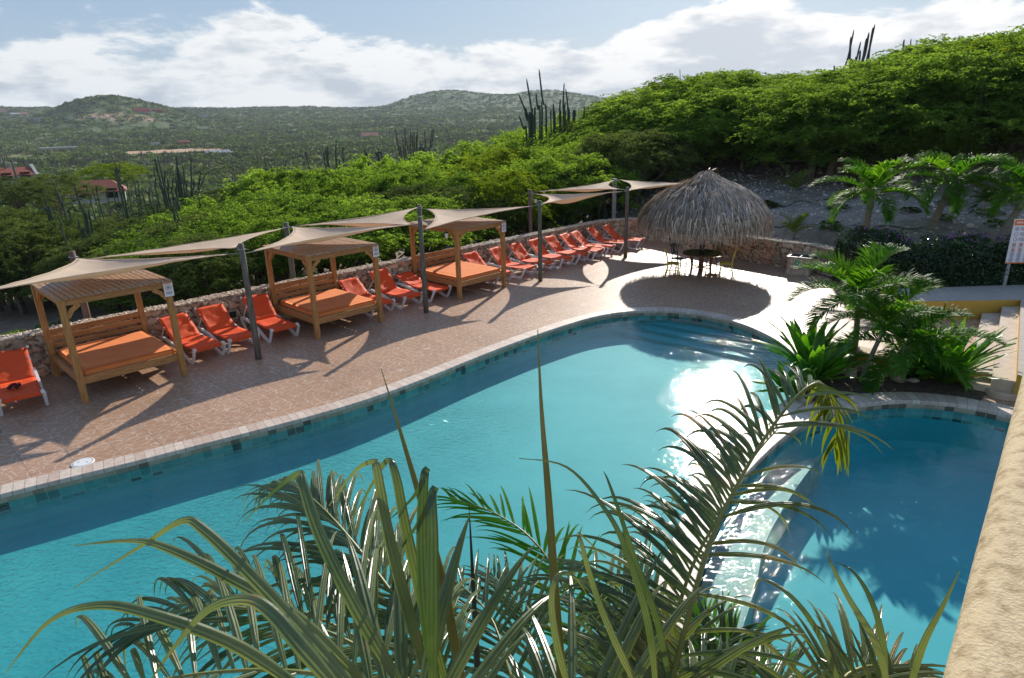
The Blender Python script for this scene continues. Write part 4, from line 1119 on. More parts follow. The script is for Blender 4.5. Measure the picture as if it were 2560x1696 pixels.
def table():
    c = PAL + Vector((-.12, -.42, 0))
    t = thing('round_table', 'round table with a dark green top under the thatched shelter', 'table', c)
    b = MB(); b.lathe([(0, .745), (.62, .745), (.635, .735), (.635, .71), (.61, .70), (0, .70)], 40); b.build('tabletop', M_table, t)
    b = MB(); b.lathe([(.612, .698), (.64, .70), (.642, .722), (.638, .728)], 40); b.build('rim', M_tleg, t)
    for k in range(4):
        a = k * math.pi / 2 + .5; b = MB()
        b.strip([(.50 * math.cos(a), .50 * math.sin(a), .70), (.42 * math.cos(a), .42 * math.sin(a), .35), (.46 * math.cos(a), .46 * math.sin(a), 0)], .05, .05, up=(-math.sin(a), math.cos(a), 0)); b.build('leg', M_tleg, t)
    b = MB()
    for k in range(2):
        a = k * math.pi / 2 + .5; b.strip([(.42 * math.cos(a), .42 * math.sin(a), .25), (-.42 * math.cos(a), -.42 * math.sin(a), .25)], .03, .03)
    b.build('stretcher', M_tleg, t)
table()
def chair(p, rz, m, label):
    t = thing('cafe_chair', label, 'chair', p, rz, 'chairs round the shaded table')
    b = MB(); b.box((0, 0, .45), (.40, .40, .03), bev=.012); b.build('seat', m, t)
    for x in (-.17, .17):
        b = MB(); b.tube([(x, -.17, .44), (x * 1.08, -.185, .22), (x * 1.05, -.175, 0)], [.017, .018, .014], 8); b.build('front_leg', m, t, True)
        b = MB(); b.tube([(x * 1.1, .24, 0), (x, .18, .22), (x * .98, .17, .45), (x * .95, .20, .68), (x * .9, .27, .92)], [.016, .018, .018, .017, .015], 8); b.build('back_leg', m, t, True)
    b = MB()
    b.strip([(-.16, .25, .89), (0, .285, .90), (.16, .25, .89)], .11, .02, up=(0, .25, 1))
    b.strip([(-.165, .19, .62), (0, .205, .62), (.165, .19, .62)], .045, .018, up=(0, .1, 1)); b.strip([(0, .205, .63), (0, .27, .86)], .018, .10, up=(0, 1, 0))
    b.build('backrest', m, t)
    b = MB()
    for z, y in ((.18, -.18), (.26, -.18), (.16, .19)): b.tube([(-.175, y, z), (.175, y, z)], .009, 6)
    for x in (-.175, .175):
        for z in (.15, .24): b.tube([(x, -.18, z), (x, .18, z)], .009, 6)
    b.build('rung', m, t)
TB = PAL + Vector((-.12, -.42, 0))
chair(TB + Vector((-1.02, -.22, 0)), math.radians(78), M_ychair, 'yellow wooden chair at the left of the round table, in profile')
chair(TB + Vector((.74, -.38, 0)), math.radians(-108), M_ychair, 'yellow wooden chair at the right of the round table')
chair(TB + Vector((-.62, .55, 0)), math.radians(42), M_gchair, 'dark teal chair behind the left side of the round table')
chair(TB + Vector((.62, .62, 0)), math.radians(-42), simple('olive_chair', (.16, .13, .03), (.22, .17, .04), rough=.4), 'dark olive chair behind the right side of the round table')
# ---- stone litter bin
def bin_():
    A, B_, C_ = G(1963.3, 685.7), G(2022, 692), G(2038.5, 676.8)
    x = (B_ - A); w = x.length; x.normalize(); d = (C_ - B_).length; rz = math.atan2(x.y, x.x)
    w, d, h = .74, .74, .60
    t = thing('litter_bin', 'square litter bin clad in pale stone tiles with a green notice', 'bin', A + x * 0, rz)
    b = MB(); rs = random.Random(4)
    n = 4; s = (w - .04) / n
    for k in range(n):
        for j in range(3): b.box((.02 + s * (k + .5), .012, s * .0 + (h - .03) / 3 * (j + .5)), (s - .012, .03, (h - .03) / 3 - .012), bev=.004); b.box((w - .012, .02 + s * (k + .5), (h - .03) / 3 * (j + .5)), (.03, s - .012, (h - .03) / 3 - .012), bev=.004); b.box((.012, .02 + s * (k + .5), (h - .03) / 3 * (j + .5)), (.03, s - .012, (h - .03) / 3 - .012), bev=.004)
    cols_ = []
    tone = {}
    for i, v in enumerate(b.v):
        key = (round((v[0]) / s), int(v[2] / ((h - .03) / 3) * .999), round(v[1] / s))
        if key not in tone:
            q = rs.random(); tone[key] = [(.50, .40, .29), (.56, .48, .38), (.42, .28, .20), (.48, .46, .46), (.54, .42, .31)][int(q * 5)]
        cols_.append(tone[key])
    b.build('cladding', M_stone, t, False, np.array(cols_))
    b = MB()
    for cx_, cy_, wx, wy in ((w / 2, .03, w - .05, .03), (w / 2, d - .03, w - .05, .03), (.03, d / 2, .03, d - .08), (w - .03, d / 2, .03, d - .08)): b.box((cx_, cy_, (h - .02) / 2), (wx, wy, h - .02))
    b.build('shell', M_rock, t)
    b = MB()
    for cx_, cy_, wx, wy in ((w / 2, .02, w + .03, .07), (w / 2, d - .02, w + .03, .07), (.02, d / 2, .07, d - .11), (w - .02, d / 2, .07, d - .11)): b.box((cx_, cy_, h), (wx, wy, .025))
    b.box((w / 2, d / 2, h - .01), (.03, d - .12, .02)); b.build('rim', simple('bin_rim', (.42, .38, .32), (.54, .5, .43), rough=.35), t)
    b = MB(); b.box((w / 2, d / 2, h - .06), (w - .1, d - .1, .02)); b.build('liner', M_dark, t)
    b = MB(); b.box((0, 0, 0), (.155, .006, .21)); s_ = b.build('notice', M_signg, t); s_.location = (.325, -.010, .40)
    b = MB(); b.box((.025, -.004, .0), (.022, .003, .075)); b.tube([(.025, -.005, .052), (.025, -.005, .06)], .014, 10); b.strip([(.02, -.004, .03), (-.02, -.004, .008), (-.045, -.004, -.02)], .012, .003, up=(0, 0, 1))
    b.strip([(-.05, -.004, -.012), (-.045, -.004, -.05), (-.01, -.004, -.05), (-.005, -.004, -.012)], .006, .003, up=(0, 1, 0)); b.box((0, -.004, -.078), (.10, .003, .006)); b.box((0, -.004, -.09), (.07, .003, .005))
    b.build('pictogram', M_white, s_)
bin_()
# ================================================================== PLANTS
def frond_mesh(rachis, nleaf, leaf_len, width, seed=0, ang=(62, 28), droop=.35, lift=.18, seg=6, rr=.012, fold=True, start=.12, side_bias=(1, 1), tipcurl=0.0, jitter=.12, ns=None, out=None, taper=0.0, early=0.0, pleat=False):
    """pinnate leaf along a curve. Returns leaflet MB and rachis MB"""
    r_ = random.Random(seed)
    P = [Vector(p) for p in rachis]
    L = [0]
    for i in range(1, len(P)): L.append(L[-1] + (P[i] - P[i - 1]).length)
    tot = L[-1]
    def pt(s):
        s = max(0, min(tot, s))
        for i in range(1, len(P)):
            if s <= L[i]: 
                k = (s - L[i - 1]) / (L[i] - L[i - 1] + 1e-9); return P[i - 1].lerp(P[i], k), (P[i] - P[i - 1]).normalized()
        return P[-1].copy(), (P[-1] - P[-2]).normalized()
    lf = out or MB()
    for i in range(nleaf):
        t = (i + .5) / nleaf
        s = tot * (start + (1 - start) * t)
        p, tg = pt(s)
        side = tg.cross(Vector((0, 0, 1)))
        if side.length < .05: side = Vector((1, 0, 0))
        side.normalize(); upv = side.cross(tg).normalized()
        prof = math.sin(math.pi * min(1, (.16 + .80 * t))) ** .55 * (1 - taper * t)
        for sg in (-1, 1):
            bias = side_bias[0] if sg < 0 else side_bias[1]
            if bias <= 0 or r_.random() > bias * 1.001 + .0: 
                if bias < 1: continue
            if pleat and r_.random() < .07: continue
            l = leaf_len * prof * (r_.uniform(.68, 1.14) if pleat else r_.uniform(.82, 1.12))
            a = math.radians(ang[0] + (ang[1] - ang[0]) * t + (r_.uniform(-12, 12) if pleat else r_.uniform(-7, 7)))
            d = (tg * math.cos(a) + side * sg * math.sin(a) + upv * (lift + r_.uniform(-jitter, jitter))).normalized()
            w = width * (.75 + .35 * prof) * r_.uniform(.85, 1.1)
            q = p.copy(); pts = [q.copy()]
            dr = droop * r_.uniform(.6, 1.5)
            for k in range(seg):
                f = (k + 1) / seg
                d = (d + Vector((0, 0, -1)) * dr * (.12 + early + (2.3 - early) * f ** 3) / seg * 2.2).normalized()
                q = q + d * (l / seg); pts.append(q.copy())
            vs = []; fs = []
            nv = 7 if pleat else (3 if fold else 2)
            for k, q in enumerate(pts):
                f = k / seg
                t2 = (pts[min(k + 1, seg)] - pts[max(k - 1, 0)]).normalized()
                b_ = t2.cross(upv)
                if b_.length < .1: b_ = t2.cross(tg)
                b_.normalize(); nn = b_.cross(t2)
                ww = w * (.45 + .55 * min(1, f * 5)) * (1 - max(0, f - .35) ** 1.6 * 1.9 if f < .999 else .02)
                ww = max(ww, w * .05)
                if pleat: vs += [q - b_ * ww * .5 - nn * ww * .20, q - b_ * ww * .33 - nn * ww * .02, q - b_ * ww * .17 - nn * ww * .07, q + nn * ww * .10, q + b_ * ww * .17 - nn * ww * .07, q + b_ * ww * .33 - nn * ww * .02, q + b_ * ww * .5 - nn * ww * .20]
                elif fold: vs += [q - b_ * ww / 2 - nn * ww * .16, q + nn * ww * .10, q + b_ * ww / 2 - nn * ww * .16]
                else: vs += [q - b_ * ww / 2, q + b_ * ww / 2]
            for k in range(seg):
                for m_ in range(nv - 1): fs.append((k * nv + m_, k * nv + m_ + 1, (k + 1) * nv + m_ + 1, (k + 1) * nv + m_))
            lf.add(vs, fs)
    rc = MB(); m = len(P)
    rc.tube(P, [rr * (1 - .8 * i / (m - 1)) for i in range(m)], 6)
    return lf, rc
def arc_rachis(base, az, el0, length, bend, n=10, twist=0.0):
    p = Vector(base); pts = [p.copy()]; el = el0; a = az
    for i in range(n):
        el -= bend / n * (0.5 + i / n); a += twist / n
        p = p + Vector((math.cos(a) * math.cos(el), math.sin(a) * math.cos(el), math.sin(el))) * (length / n); pts.append(p.copy())
    return pts
def palm(loc, label, trunk_pts, radii, nf, flen, llen, lw, seed, leafm=None, shaft=0.5, nleaf=40, group=None, el=(78, -5), bend=1.5, name='palm_tree', droop=.5, spear=True, fold=False, seg=4):
    r_ = random.Random(seed); leafm = leafm or M_palm
    t = thing(name, label, 'palm', loc, 0, group)
    top = Vector(trunk_pts[-1])
    tp = catmull(trunk_pts, 4, False); ra = list(np.interp(np.linspace(0, 1, len(tp)), np.linspace(0, 1, len(radii)), radii))
    if shaft > 0:
        b = MB(); b.tube(tp, ra, 12); b.build('trunk', M_ptrunk, t, True)
        d = (tp[-1] - tp[-2]).normalized(); e = top + d * shaft
        b = MB(); rr = ra[-1]; b.tube([top - d * .02, top + d * shaft * .3, top + d * shaft * .75, e], [rr * .95, rr * 1.12, rr * .9, rr * .5], 12); b.build('crownshaft', M_shaft, t, True)
        top = e
    else:
        b = MB(); b.tube(tp, ra, 12); b.build('trunk', M_ptrunk, t, True)
    for i in range(nf):
        az = i * 2.399 + r_.uniform(-.2, .2); k = (i + .5) / nf
        e0 = math.radians(el[0] + (el[1] - el[0]) * k + r_.uniform(-6, 6))
        L_ = flen * (.78 + .3 * math.sin(math.pi * k)) * r_.uniform(.9, 1.08)
        rc = arc_rachis(top - Vector((0, 0, .02 + .06 * k)), az, e0, L_, bend * r_.uniform(.8, 1.2), 9, r_.uniform(-.25, .25))
        lf, rm = frond_mesh(rc, nleaf, llen, lw, seed * 97 + i, droop=droop, seg=seg, rr=.013 * flen / 1.6, fold=fold, start=.14, lift=.55, jitter=.2)
        o = lf.build('frond', leafm, t); s = rm.build('stalk', M_rachis, o, True)
    if spear:
        b = MB(); b.tube([top, top + Vector((.03, 0, flen * .35)), top + Vector((.06, .02, flen * .6))], [.016, .011, .002], 6); b.build('spear', M_palmy, t)
    return t
# -- three palms in the planter between the pools
PB = Vector((7.35, 13.25, .03))
palm(PB, 'slim ringed palm with a wide crown, nearest the main pool in the planter', [(0, 0, 0), (.02, .02, .5), (.0, .05, .95)], [.075, .06, .055], 13, 1.45, .46, .036, 11, shaft=.55, nleaf=50, el=(82, 2), bend=1.2, droop=.3)
palm(Vector((6.95, 12.1, .03)), 'palm with a thin leaning green trunk in the middle of the planter', [(0, 0, 0), (.18, .12, .45), (.42, .3, .85)], [.055, .045, .04], 12, 1.3, .40, .034, 12, shaft=.35, nleaf=42, el=(70, 5), bend=1.2, droop=.45)
palm(Vector((7.72, 12.18, .03)), 'short palm with a thick scaly trunk, at the right of the planter', [(0, 0, 0), (.03, 0, .22), (.06, .02, .45)], [.15, .125, .10], 14, 1.5, .46, .036, 13, shaft=.30, nleaf=46, el=(64, -5), bend=1.1, droop=.4)
# -- three bigger palms behind the hedge
gx = None
for i, (p, lean, h, lb, sd) in enumerate(((G(2158, 603, 1.0), (.05, 0), 1.05, 'palm with an upright pale green trunk, leftmost of the three behind the hedge', 21), (G(2317, 595, 1.1), (.42, .1), 1.25, 'palm with a trunk leaning to the right, middle one of the three behind the hedge', 22), (G(2484, 623, 1.0), (.55, .1), 1.15, 'palm at the right edge behind the rules board, its trunk leaning to the right', 23))):
    z0 = tz(p.x, p.y)
    dz = p.z - z0
    palm(Vector((p.x, p.y, z0)), lb, [(0, 0, -.1), (lean[0] * .4, lean[1] * .4, dz + h * .4), (lean[0], lean[1], dz + h)], [.13, .11, .10], 16, 1.85, .52, .044, sd, shaft=.55, nleaf=54, el=(82, 6), bend=1.45, droop=.4, group='big palms behind the hedge')
# -- young coconut palms on the slope
yl = [((1837, 432), 30.5, 1.9, 'young palm with thin orange stalks high on the slope above the thatched roof', M_olive, 31), ((1837, 520), 26.6, 1.5, 'young palm with a yellow patch halfway up the slope', M_palmy, 32), ((1927, 565), 24.4, .8, 'small bright yellow-green palm shoot just above the stone wall', M_palmy, 33),
      ((2207, 560), 23.0, 1.15, 'bright yellow-green young palm between two of the big palms', M_palmy, 34), ((2290, 410), 29.5, 1.2, 'dull young palm high on the slope at the right', M_olive, 35)]
for (px, py), dist, L_, lb, m_, sd in yl:
    p = at(px, py, dist); z0 = tz(p.x, p.y)
    palm(Vector((p.x, p.y, z0)), lb, [(0, 0, -.05), (.02, 0, .12 * L_), (.03, .01, .28 * L_)], [.05, .04, .03], 8, L_ * .62, L_ * .22, .03, sd, leafm=m_, shaft=0, nleaf=20, name='young_palm', el=(84, 22), bend=.8, droop=.25, spear=False, group='young palms on the slope')
# -- broad-leaved lilies
def lily(loc, label, n, L_, seed, spread=1.0):
    r_ = random.Random(seed)
    t = thing('lily_clump', label, 'plant', loc, 0, 'broad-leaved lilies round the planter')
    for i in range(n):
        az = i * 2.399 + r_.uniform(-.3, .3); k = i / n
        el = math.radians(84 - 44 * spread * k + r_.uniform(-8, 8)); l = L_ * r_.uniform(.75, 1.1); w = .18 * r_.uniform(.8, 1.15)
        pts = arc_rachis((.05 * math.cos(az), .05 * math.sin(az), 0), az, el, l, r_.uniform(.25, 1.0), 8)
        side = Vector((-math.sin(az), math.cos(az), 0)); vs = []; fs = []; tw = r_.uniform(-.5, .5)
        for j, p in enumerate(pts):
            f = j / 8; ww = w * max(.06, math.sin(math.pi * min(1, .13 + f * .85)) ** .75) * (1 if f < .9 else .6)
            t2 = (pts[min(j + 1, 8)] - pts[max(j - 1, 0)]).normalized(); nn = side.cross(t2).normalized()
            s2 = (side * math.cos(tw * f) + nn * math.sin(tw * f))
            wv = .012 * math.sin(j * 1.9 + i)
            vs += [p - s2 * ww / 2 + nn * (ww * .16 + wv), p - nn * 0, p + s2 * ww / 2 + nn * (ww * .16 - wv)]
        for j in range(8):
            for m_ in range(2): fs.append((j * 3 + m_, j * 3 + m_ + 1, j * 3 + m_ + 4, j * 3 + m_ + 3))
        b = MB(); b.add(vs, fs); b.build('leaf', M_lily, t, True)
    return t
lily(Vector((6.25, 13.0, .03)), 'tall lily clump with broad upright leaves beside the far edge of the main pool', 40, 1.2, 41)
lily(Vector((6.05, 12.25, .03)), 'lily clump with broad leaves at the pool edge in front of the slim palm', 40, 1.05, 42)
lily(Vector((5.35, 11.75, .03)), 'small low lily clump at the tip of the planter where the two pools meet', 26, .65, 43, 1.4)
lily(Vector((6.7, 12.75, .03)), 'lily clump half hidden under the slim palm', 18, .9, 44)
lily(Vector((8.55, 12.02, .03)), 'big lily clump with broad upright leaves at the right end of the planter', 56, 1.35, 45)
lily(Vector((8.2, 12.25, .03)), 'lily clump between the short thick palm and the big clump at the right', 34, 1.0, 46)
# -- stones in the planter
def rockmesh(seed, s):
    bm = bmesh.new(); bmesh.ops.create_icosphere(bm, subdivisions=3, radius=1)
    for v in bm.verts:
        n_ = mnoise.noise(v.co * 1.3 + Vector((seed, 0, 0))) * .45 + mnoise.noise(v.co * 3.5 + Vector((seed, 5, 0))) * .18
        v.co = Vector((v.co.x * s[0], v.co.y * s[1], v.co.z * s[2])) * (1 + n_)
    me = bpy.data.meshes.new('rock'); bm.to_mesh(me); bm.free(); me.materials.append(M_rock)
    return me
for i, (x, y, s, lb) in enumerate(((7.42, 12.72, (.22, .16, .13), 'larger rough beige rock at the back of the planter'), (7.50, 12.45, (.20, .12, .10), 'long pale rock in front of the yellow planter wall'), (6.92, 12.42, (.10, .07, .06), 'small whitish stone near the leaning palm'),
                                 (7.35, 12.18, (.11, .07, .05), 'flat pale stone beside the small pool kerb'), (8.0, 12.1, (.12, .07, .05), 'flat beige stone at the foot of the thick palm'), (6.98, 12.6, (.13, .1, .08), 'brownish stone half under the lily leaves'))):
    o = bpy.data.objects.new('rock', rockmesh(i * 3.1, s)); col.objects.link(o); o.location = (x, y, .03 + s[2] * .45); tag(o, lb, 'rock', 'rocks in the planter')
# -- round concrete disc by the pool corner
q = G(2510, 979, .06); t = thing('stepping_stone', 'round beige concrete slab at the foot of the steps beside the lilies', 'slab', (q.x, q.y, .0))
b = MB(); b.lathe([(0, .12), (.30, .12), (.32, .10), (.32, 0)], 32); b.build('slab', M_step, t)
# -- hedge with violet flowers
def leaf_cloud(pts, size, rs, aspect=.45, flat=.0, quad=True, nrm=None):
    n = len(pts)
    a = rs.normal(size=(n, 3)); a[:, 2] *= (1 - flat); a /= np.linalg.norm(a, axis=1)[:, None] + 1e-9
    b_ = rs.normal(size=(n, 3)); b_ -= (b_ * a).sum(1)[:, None] * a
    b_[:, 2] *= (1 - flat); b_ /= np.linalg.norm(b_, axis=1)[:, None] + 1e-9
    s = size * (.6 + .8 * rs.rand(n))[:, None]
    A = a * s / 2; B = b_ * s * aspect / 2
    V = np.stack([pts - A, pts + B, pts + A, pts - B], 1).reshape(-1, 3)
    F = np.arange(n * 4).reshape(-1, 4)
    return V, F
def hedge():
    rs = np.random.RandomState(8)
    path = [Vector((10.95, 20.6, 0)), Vector((11.15, 19.4, 0)), Vector((11.65, 18.55, 0)), Vector((12.6, 18.35, 0)), Vector((14.2, 18.3, 0)), Vector((16.5, 18.4, 0))]
    P = catmull(path, 6, False); L = [0]
    for i in range(1, len(P)): L.append(L[-1] + (P[i] - P[i - 1]).length)
    px = [p.x for p in P]; py = [p.y for p in P]
    N_ = 60000
    s = rs.rand(N_) * L[-1]; cx = np.interp(s, L, px); cy = np.interp(s, L, py)
    th = rs.rand(N_) * math.pi; rad = (1 - .35 * rs.rand(N_) ** 2)
    lump = .10 * np.sin(s * 2.3) + .08 * np.sin(s * 5.1 + 1) + .05 * np.sin(s * 11)
    w = .72; top = 1.62 + lump + .12 * vnoise(cx, cy, .35, 3)
    off = np.cos(th) * w * rad; z = np.where(rs.rand(N_) < .5, top * rad * (.25 + .75 * np.sin(th)) , rs.rand(N_) * top)
    off = np.where(z < top * .78, np.sign(off) * np.maximum(np.abs(off), w * (.80 + .2 * rs.rand(N_))), off)
    tx = np.interp(s + .05, L, px) - np.interp(s - .05, L, px); ty = np.interp(s + .05, L, py) - np.interp(s - .05, L, py); q = np.hypot(tx, ty) + 1e-9
    pts = np.stack([cx + ty / q * off, cy - tx / q * off, z + .08 * (rs.rand(N_) - .5)], -1)
    V, F = leaf_cloud(pts, .075, rs, .5)
    t = thing('flowering_hedge', 'dense dark green hedge dotted with violet flowers beside the raised path', 'hedge')
    mkobj('foliage', V, F, M_hedge, t)
    k = 120; s = rs.rand(k) * L[-1]; cx = np.interp(s, L, px); cy = np.interp(s, L, py)
    pts = np.stack([cx + (rs.rand(k) - .5) * 1.2, cy + (rs.rand(k) - .5) * 1.2, 1.60 + .18 * rs.rand(k) + .1 * np.sin(s * 2.3)], -1)
    pts = np.repeat(pts, 3, 0) + rs.normal(size=(k * 3, 3)) * .014
    V, F = leaf_cloud(pts, .045, rs, .8); fl = mkobj('flowers', V, F, M_violet, t); fl['kind'] = 'stuff'
    b = MB()
    for i in range(26):
        p = P[int(i / 26 * (len(P) - 1))]; b.tube([(p.x + rs.rand() * .3 - .15, p.y + rs.rand() * .3 - .15, 0), (p.x, p.y, .7), (p.x + rs.rand() * .6 - .3, p.y + rs.rand() * .6 - .3, 1.3)], [.02, .014, .006], 5)
    b.build('stems', M_bark, t)
hedge()
# -- rules board
def board():
    a, c = G(2506, 714, .5), G(2549.5, 713, .5)
    x = (c - a); x.z = 0; w = x.length; x.normalize(); rz = math.atan2(x.y, x.x)
    t = thing('rules_board', 'white pool rules board with an orange header on two wooden posts', 'sign', (a.x, a.y, .5), rz)
    for xx in (0.06, .66):
        b = MB(); b.strip([(xx, .03, 0), (xx, .03, .9), (xx, .03, 1.8)], .09, .05, up=(1, 0, 0)); b.build('post', Mw, t)
    b = MB(); b.box((.42, -.012, 1.22), (.98, .022, 1.20)); p = b.build('panel', M_signw, t)
    y = -.026
    b = MB(); b.box((.42, y, 1.735), (.955, .003, .145)); b.box((.42, y, .635), (.975, .003, .03)); b.build('orange_band', M_signo, p)
    b = MB(); rr = random.Random(2)
    x0 = .02
    for k in range(14):
        b.box((x0 + k * .058, y - .002, 1.735), (.034, .003, .05))
    b.build('header_lettering', M_white, p)
    RX = Matrix.Rotation(math.pi / 2, 4, 'X')
    bb, br_, bk = MB(), MB(), MB()
    for k, z in enumerate((1.56, 1.42, 1.28)):
        ring_flat(bb, Matrix.Translation((.05, y - .001, z)) @ RX, .042, .052, 0)
        for j in range(4): bk.box((.40 + .0 * j, y, z + .04 - j * .026), (.52 - .1 * (j == 3), .003, .009))
    bk.box((.05, y, 1.56), (.04, .003, .03))
    for row, z in enumerate((1.135, .99)):
        for k in range(5):
            c_ = Matrix.Translation((.05 + k * .19, y - .001, z)) @ RX
            ring_flat(br_, c_, .040, .052, 0); br_.box((.05 + k * .19, y, z), (.085, .003, .010), Matrix.Rotation(math.radians(45), 4, 'Y')); bk.box((.05 + k * .19, y + .001, z), (.03, .003, .045)); bk.box((.05 + k * .19, y, z - .066), (.12, .003, .008))
    for row, z in enumerate((.86, .73)):
        for k in range(5):
            c_ = Matrix.Translation((.05 + k * .19, y - .001, z)) @ RX
            ring_flat(bb, c_, .040, .052, 0); bk.box((.05 + k * .19, y, z), (.035, .003, .03)); bk.box((.05 + k * .19, y, z - .062), (.12, .003, .008))
    bb.build('blue_symbols', M_signb, p); br_.build('red_symbols', M_signr, p); bk.build('small_print', M_signk, p)
board()
# -- slope: stones, hoses, low shrubs
def slope_bits():
    rs = np.random.RandomState(12); V, F, C_ = [], [], []; o = 0
    bm = bmesh.new(); bmesh.ops.create_icosphere(bm, subdivisions=1, radius=1); bm.verts.index_update()
    bv = np.array([v.co[:] for v in bm.verts]); bf = np.array([[v.index for v in f.verts] for f in bm.faces]); bm.free()
    n = 0
    while n < 5200:
        r = rs.uniform(22, 40); az = math.radians(rs.uniform(8, 44)); x, y = r * math.sin(az), r * math.cos(az)
        if site_sdf(np.array([x]), np.array([y]))[0] < .5: continue
        s = .02 + .05 * rs.rand() ** 3 + (.12 * rs.rand() if rs.rand() < .02 else 0)
        V.append(bv * s * (1 + .5 * (rs.rand(len(bv), 1) - .5)) * [1, 1, .65] + [x, y, tz(x, y) + s * .3]); F.append(bf + o); o += len(bv)
        C_.append(np.tile(np.array([.55, .50, .44]) * (.5 + .9 * rs.rand()), (len(bv), 1))); n += 1
    ob = mkobj('loose_stones', np.concatenate(V), np.concatenate(F), M_pebble, None, False, np.concatenate(C_)); tag(ob, 'loose pale stones scattered over the bare slope', 'stones', kind='stuff')
    rows = [[(1700, 490), (1800, 478), (1900, 462), (2000, 440)], [(1700, 530), (1850, 520), (1990, 525), (2150, 530)], [(1790, 545), (1950, 545), (2100, 552), (2300, 545)], [(1690, 455), (1780, 445), (1900, 430), (2100, 425)], [(1870, 570), (2050, 575), (2250, 572)]]
    lbs = ['second from the bottom', 'lowest but two', 'just above the hedge palms', 'highest on the slope', 'closest to the stone wall']
    for k, row in enumerate(rows):
        pts = []
        for i in range(len(row) - 1):
            for j in range(10):
                f = j / 10; px = row[i][0] + (row[i + 1][0] - row[i][0]) * f; py = row[i][1] + (row[i + 1][1] - row[i][1]) * f + 4 * math.sin(j + k)
                d = ray(px * DS, py * DS); h = math.hypot(d[0], d[1])
                best = None
                for rr in np.arange(22.5, 42, .12):
                    zz = CAM_H + d[2] * rr / h
                    if zz <= tz(d[0] * rr / h, d[1] * rr / h) and site_sdf(np.array([d[0] * rr / h]), np.array([d[1] * rr / h]))[0] > .4: best = rr; break
                if best: pts.append(Vector((d[0] * best / h, d[1] * best / h, CAM_H + d[2] * best / h + .03)))
        if len(pts) > 5:
            b = MB(); b.tube(pts, .016, 5); o_ = b.build('drip_hose', M_dark, None, True)
            tag(o_, 'black irrigation hose lying across the bare slope, the one ' + lbs[k], 'hose', 'irrigation hoses on the slope')
slope_bits()
# -- feathery thorn trees
def crown_mesh(seed, R=2.8, H=5.0, K=84, per=400, leaf=.10, m=None, low=.25, asp=.42):
    rs = np.random.RandomState(seed)
    pts = []; cen = []
    for k in range(K):
        a = rs.rand() * 2 * math.pi; q = math.sqrt(rs.rand())
        r = q * R * .86
        zt = H * (low + (1 - low) * math.sqrt(max(0, 1 - (r / R) ** 2)) * (1 if rs.rand() < .66 else rs.uniform(.4, .9)))
        c = np.array([r * math.cos(a), r * math.sin(a), zt - .25]) + rs.normal(size=3) * [.2, .2, .16]
        cen.append(c)
        ns = int(rs.randint(9, 15)); n = int(per * rs.uniform(.7, 1.3))
        sa = a + rs.normal(size=ns) * 1.3; sl = R * rs.uniform(.16, .42, ns); el = np.radians(rs.uniform(-5, 62, ns))
        si = rs.randint(0, ns, n); tt = rs.rand(n)
        hz_ = sl[si] * tt * np.cos(el[si]); wid = (.045 + .05 * np.sin(tt * 3.1)) * R / 2.8 * 1.25
        side = (rs.rand(n) - .5) * 2 * wid
        x = c[0] + np.cos(sa[si]) * hz_ - np.sin(sa[si]) * side
        y = c[1] + np.sin(sa[si]) * hz_ + np.cos(sa[si]) * side
        z = c[2] + sl[si] * (np.sin(el[si]) * tt - .55 * tt ** 2.5) - np.abs(side) * .5 + rs.normal(size=n) * .018
        pts.append(np.stack([x, y, z], -1))
    pts = np.concatenate(pts)
    V, F = leaf_cloud(pts, leaf, rs, asp, flat=.2)
    tmp = mkobj('crown', V, F, m); me = tmp.data; bpy.data.objects.remove(tmp)
    b = MB(); r_ = random.Random(seed)
    tw = Vector((r_.uniform(-.2, .2), r_.uniform(-.2, .2), H * .22))
    b.tube([(0, 0, -.6), (tw.x * .5, tw.y * .5, H * .1), tw], [.16, .13, .10], 7)
    for k in range(16):
        c = Vector(cen[r_.randrange(len(cen))]); md = tw.lerp(c, .5) + Vector((r_.uniform(-.2, .2), r_.uniform(-.2, .2), -.25))
        b.tube([tw, md, c], [.065, .04, .012], 5)
    tmp = b.build('trunk', M_bark); me2 = tmp.data; bpy.data.objects.remove(tmp)
    return me, me2
TREES = [crown_mesh(100 + k, m=(M_acacia2 if k == 4 else M_acacia)) for k in range(6)] + [crown_mesh(150 + k, m=M_olive) for k in range(2)] + [crown_mesh(160 + k, K=110, low=.0, m=M_acacia) for k in range(2)] + [crown_mesh(170, K=100, low=.02, m=M_olive)]
BUSH = [crown_mesh(200 + k, R=2.6, H=3.0, K=34, per=170, leaf=.24, m=(M_olive if k < 3 else M_acacia), low=.12, asp=.5) for k in range(4)]
def place_tree(p, h, R, proto, label, cat, group, name='thorn_tree', H0=5.0, R0=2.8):
    t = thing(name, label, cat, p, rnd.uniform(0, 6.28), group)
    t.scale = (R / R0, R / R0, h / H0)
    for nm, me in zip(('crown', 'trunk'), proto):
        o = bpy.data.objects.new(nm, me); col.objects.link(o); o.parent = t
    return t
TOP = np.array([(-80, 485), (60, 500), (150, 520), (230, 522), (330, 512), (430, 484), (520, 446), (590, 408), (650, 388), (800, 378), (900, 365), (1000, 365), (1100, 350), (1140, 305), (1200, 296), (1280, 300), (1340, 275), (1420, 245), (1480, 238), (1530, 215), (1580, 180), (1650, 158), (1720, 155), (1800, 168), (1880, 172), (1950, 172), (2020, 162), (2060, 138), (2120, 110), (2200, 90), (2300, 84), (2480, 70)])
BOT = np.array([(-80, 560), (200, 560), (300, 640), (560, 610), (900, 540), (1200, 480), (1400, 440), (1600, 430), (1800, 395), (2000, 375), (2480, 345)])
DN = np.array([(-80, 45), (200, 44), (300, 28), (400, 23.5), (900, 26), (1200, 30), (1450, 36), (1650, 40), (1820, 40), (1900, 36), (2480, 35)])
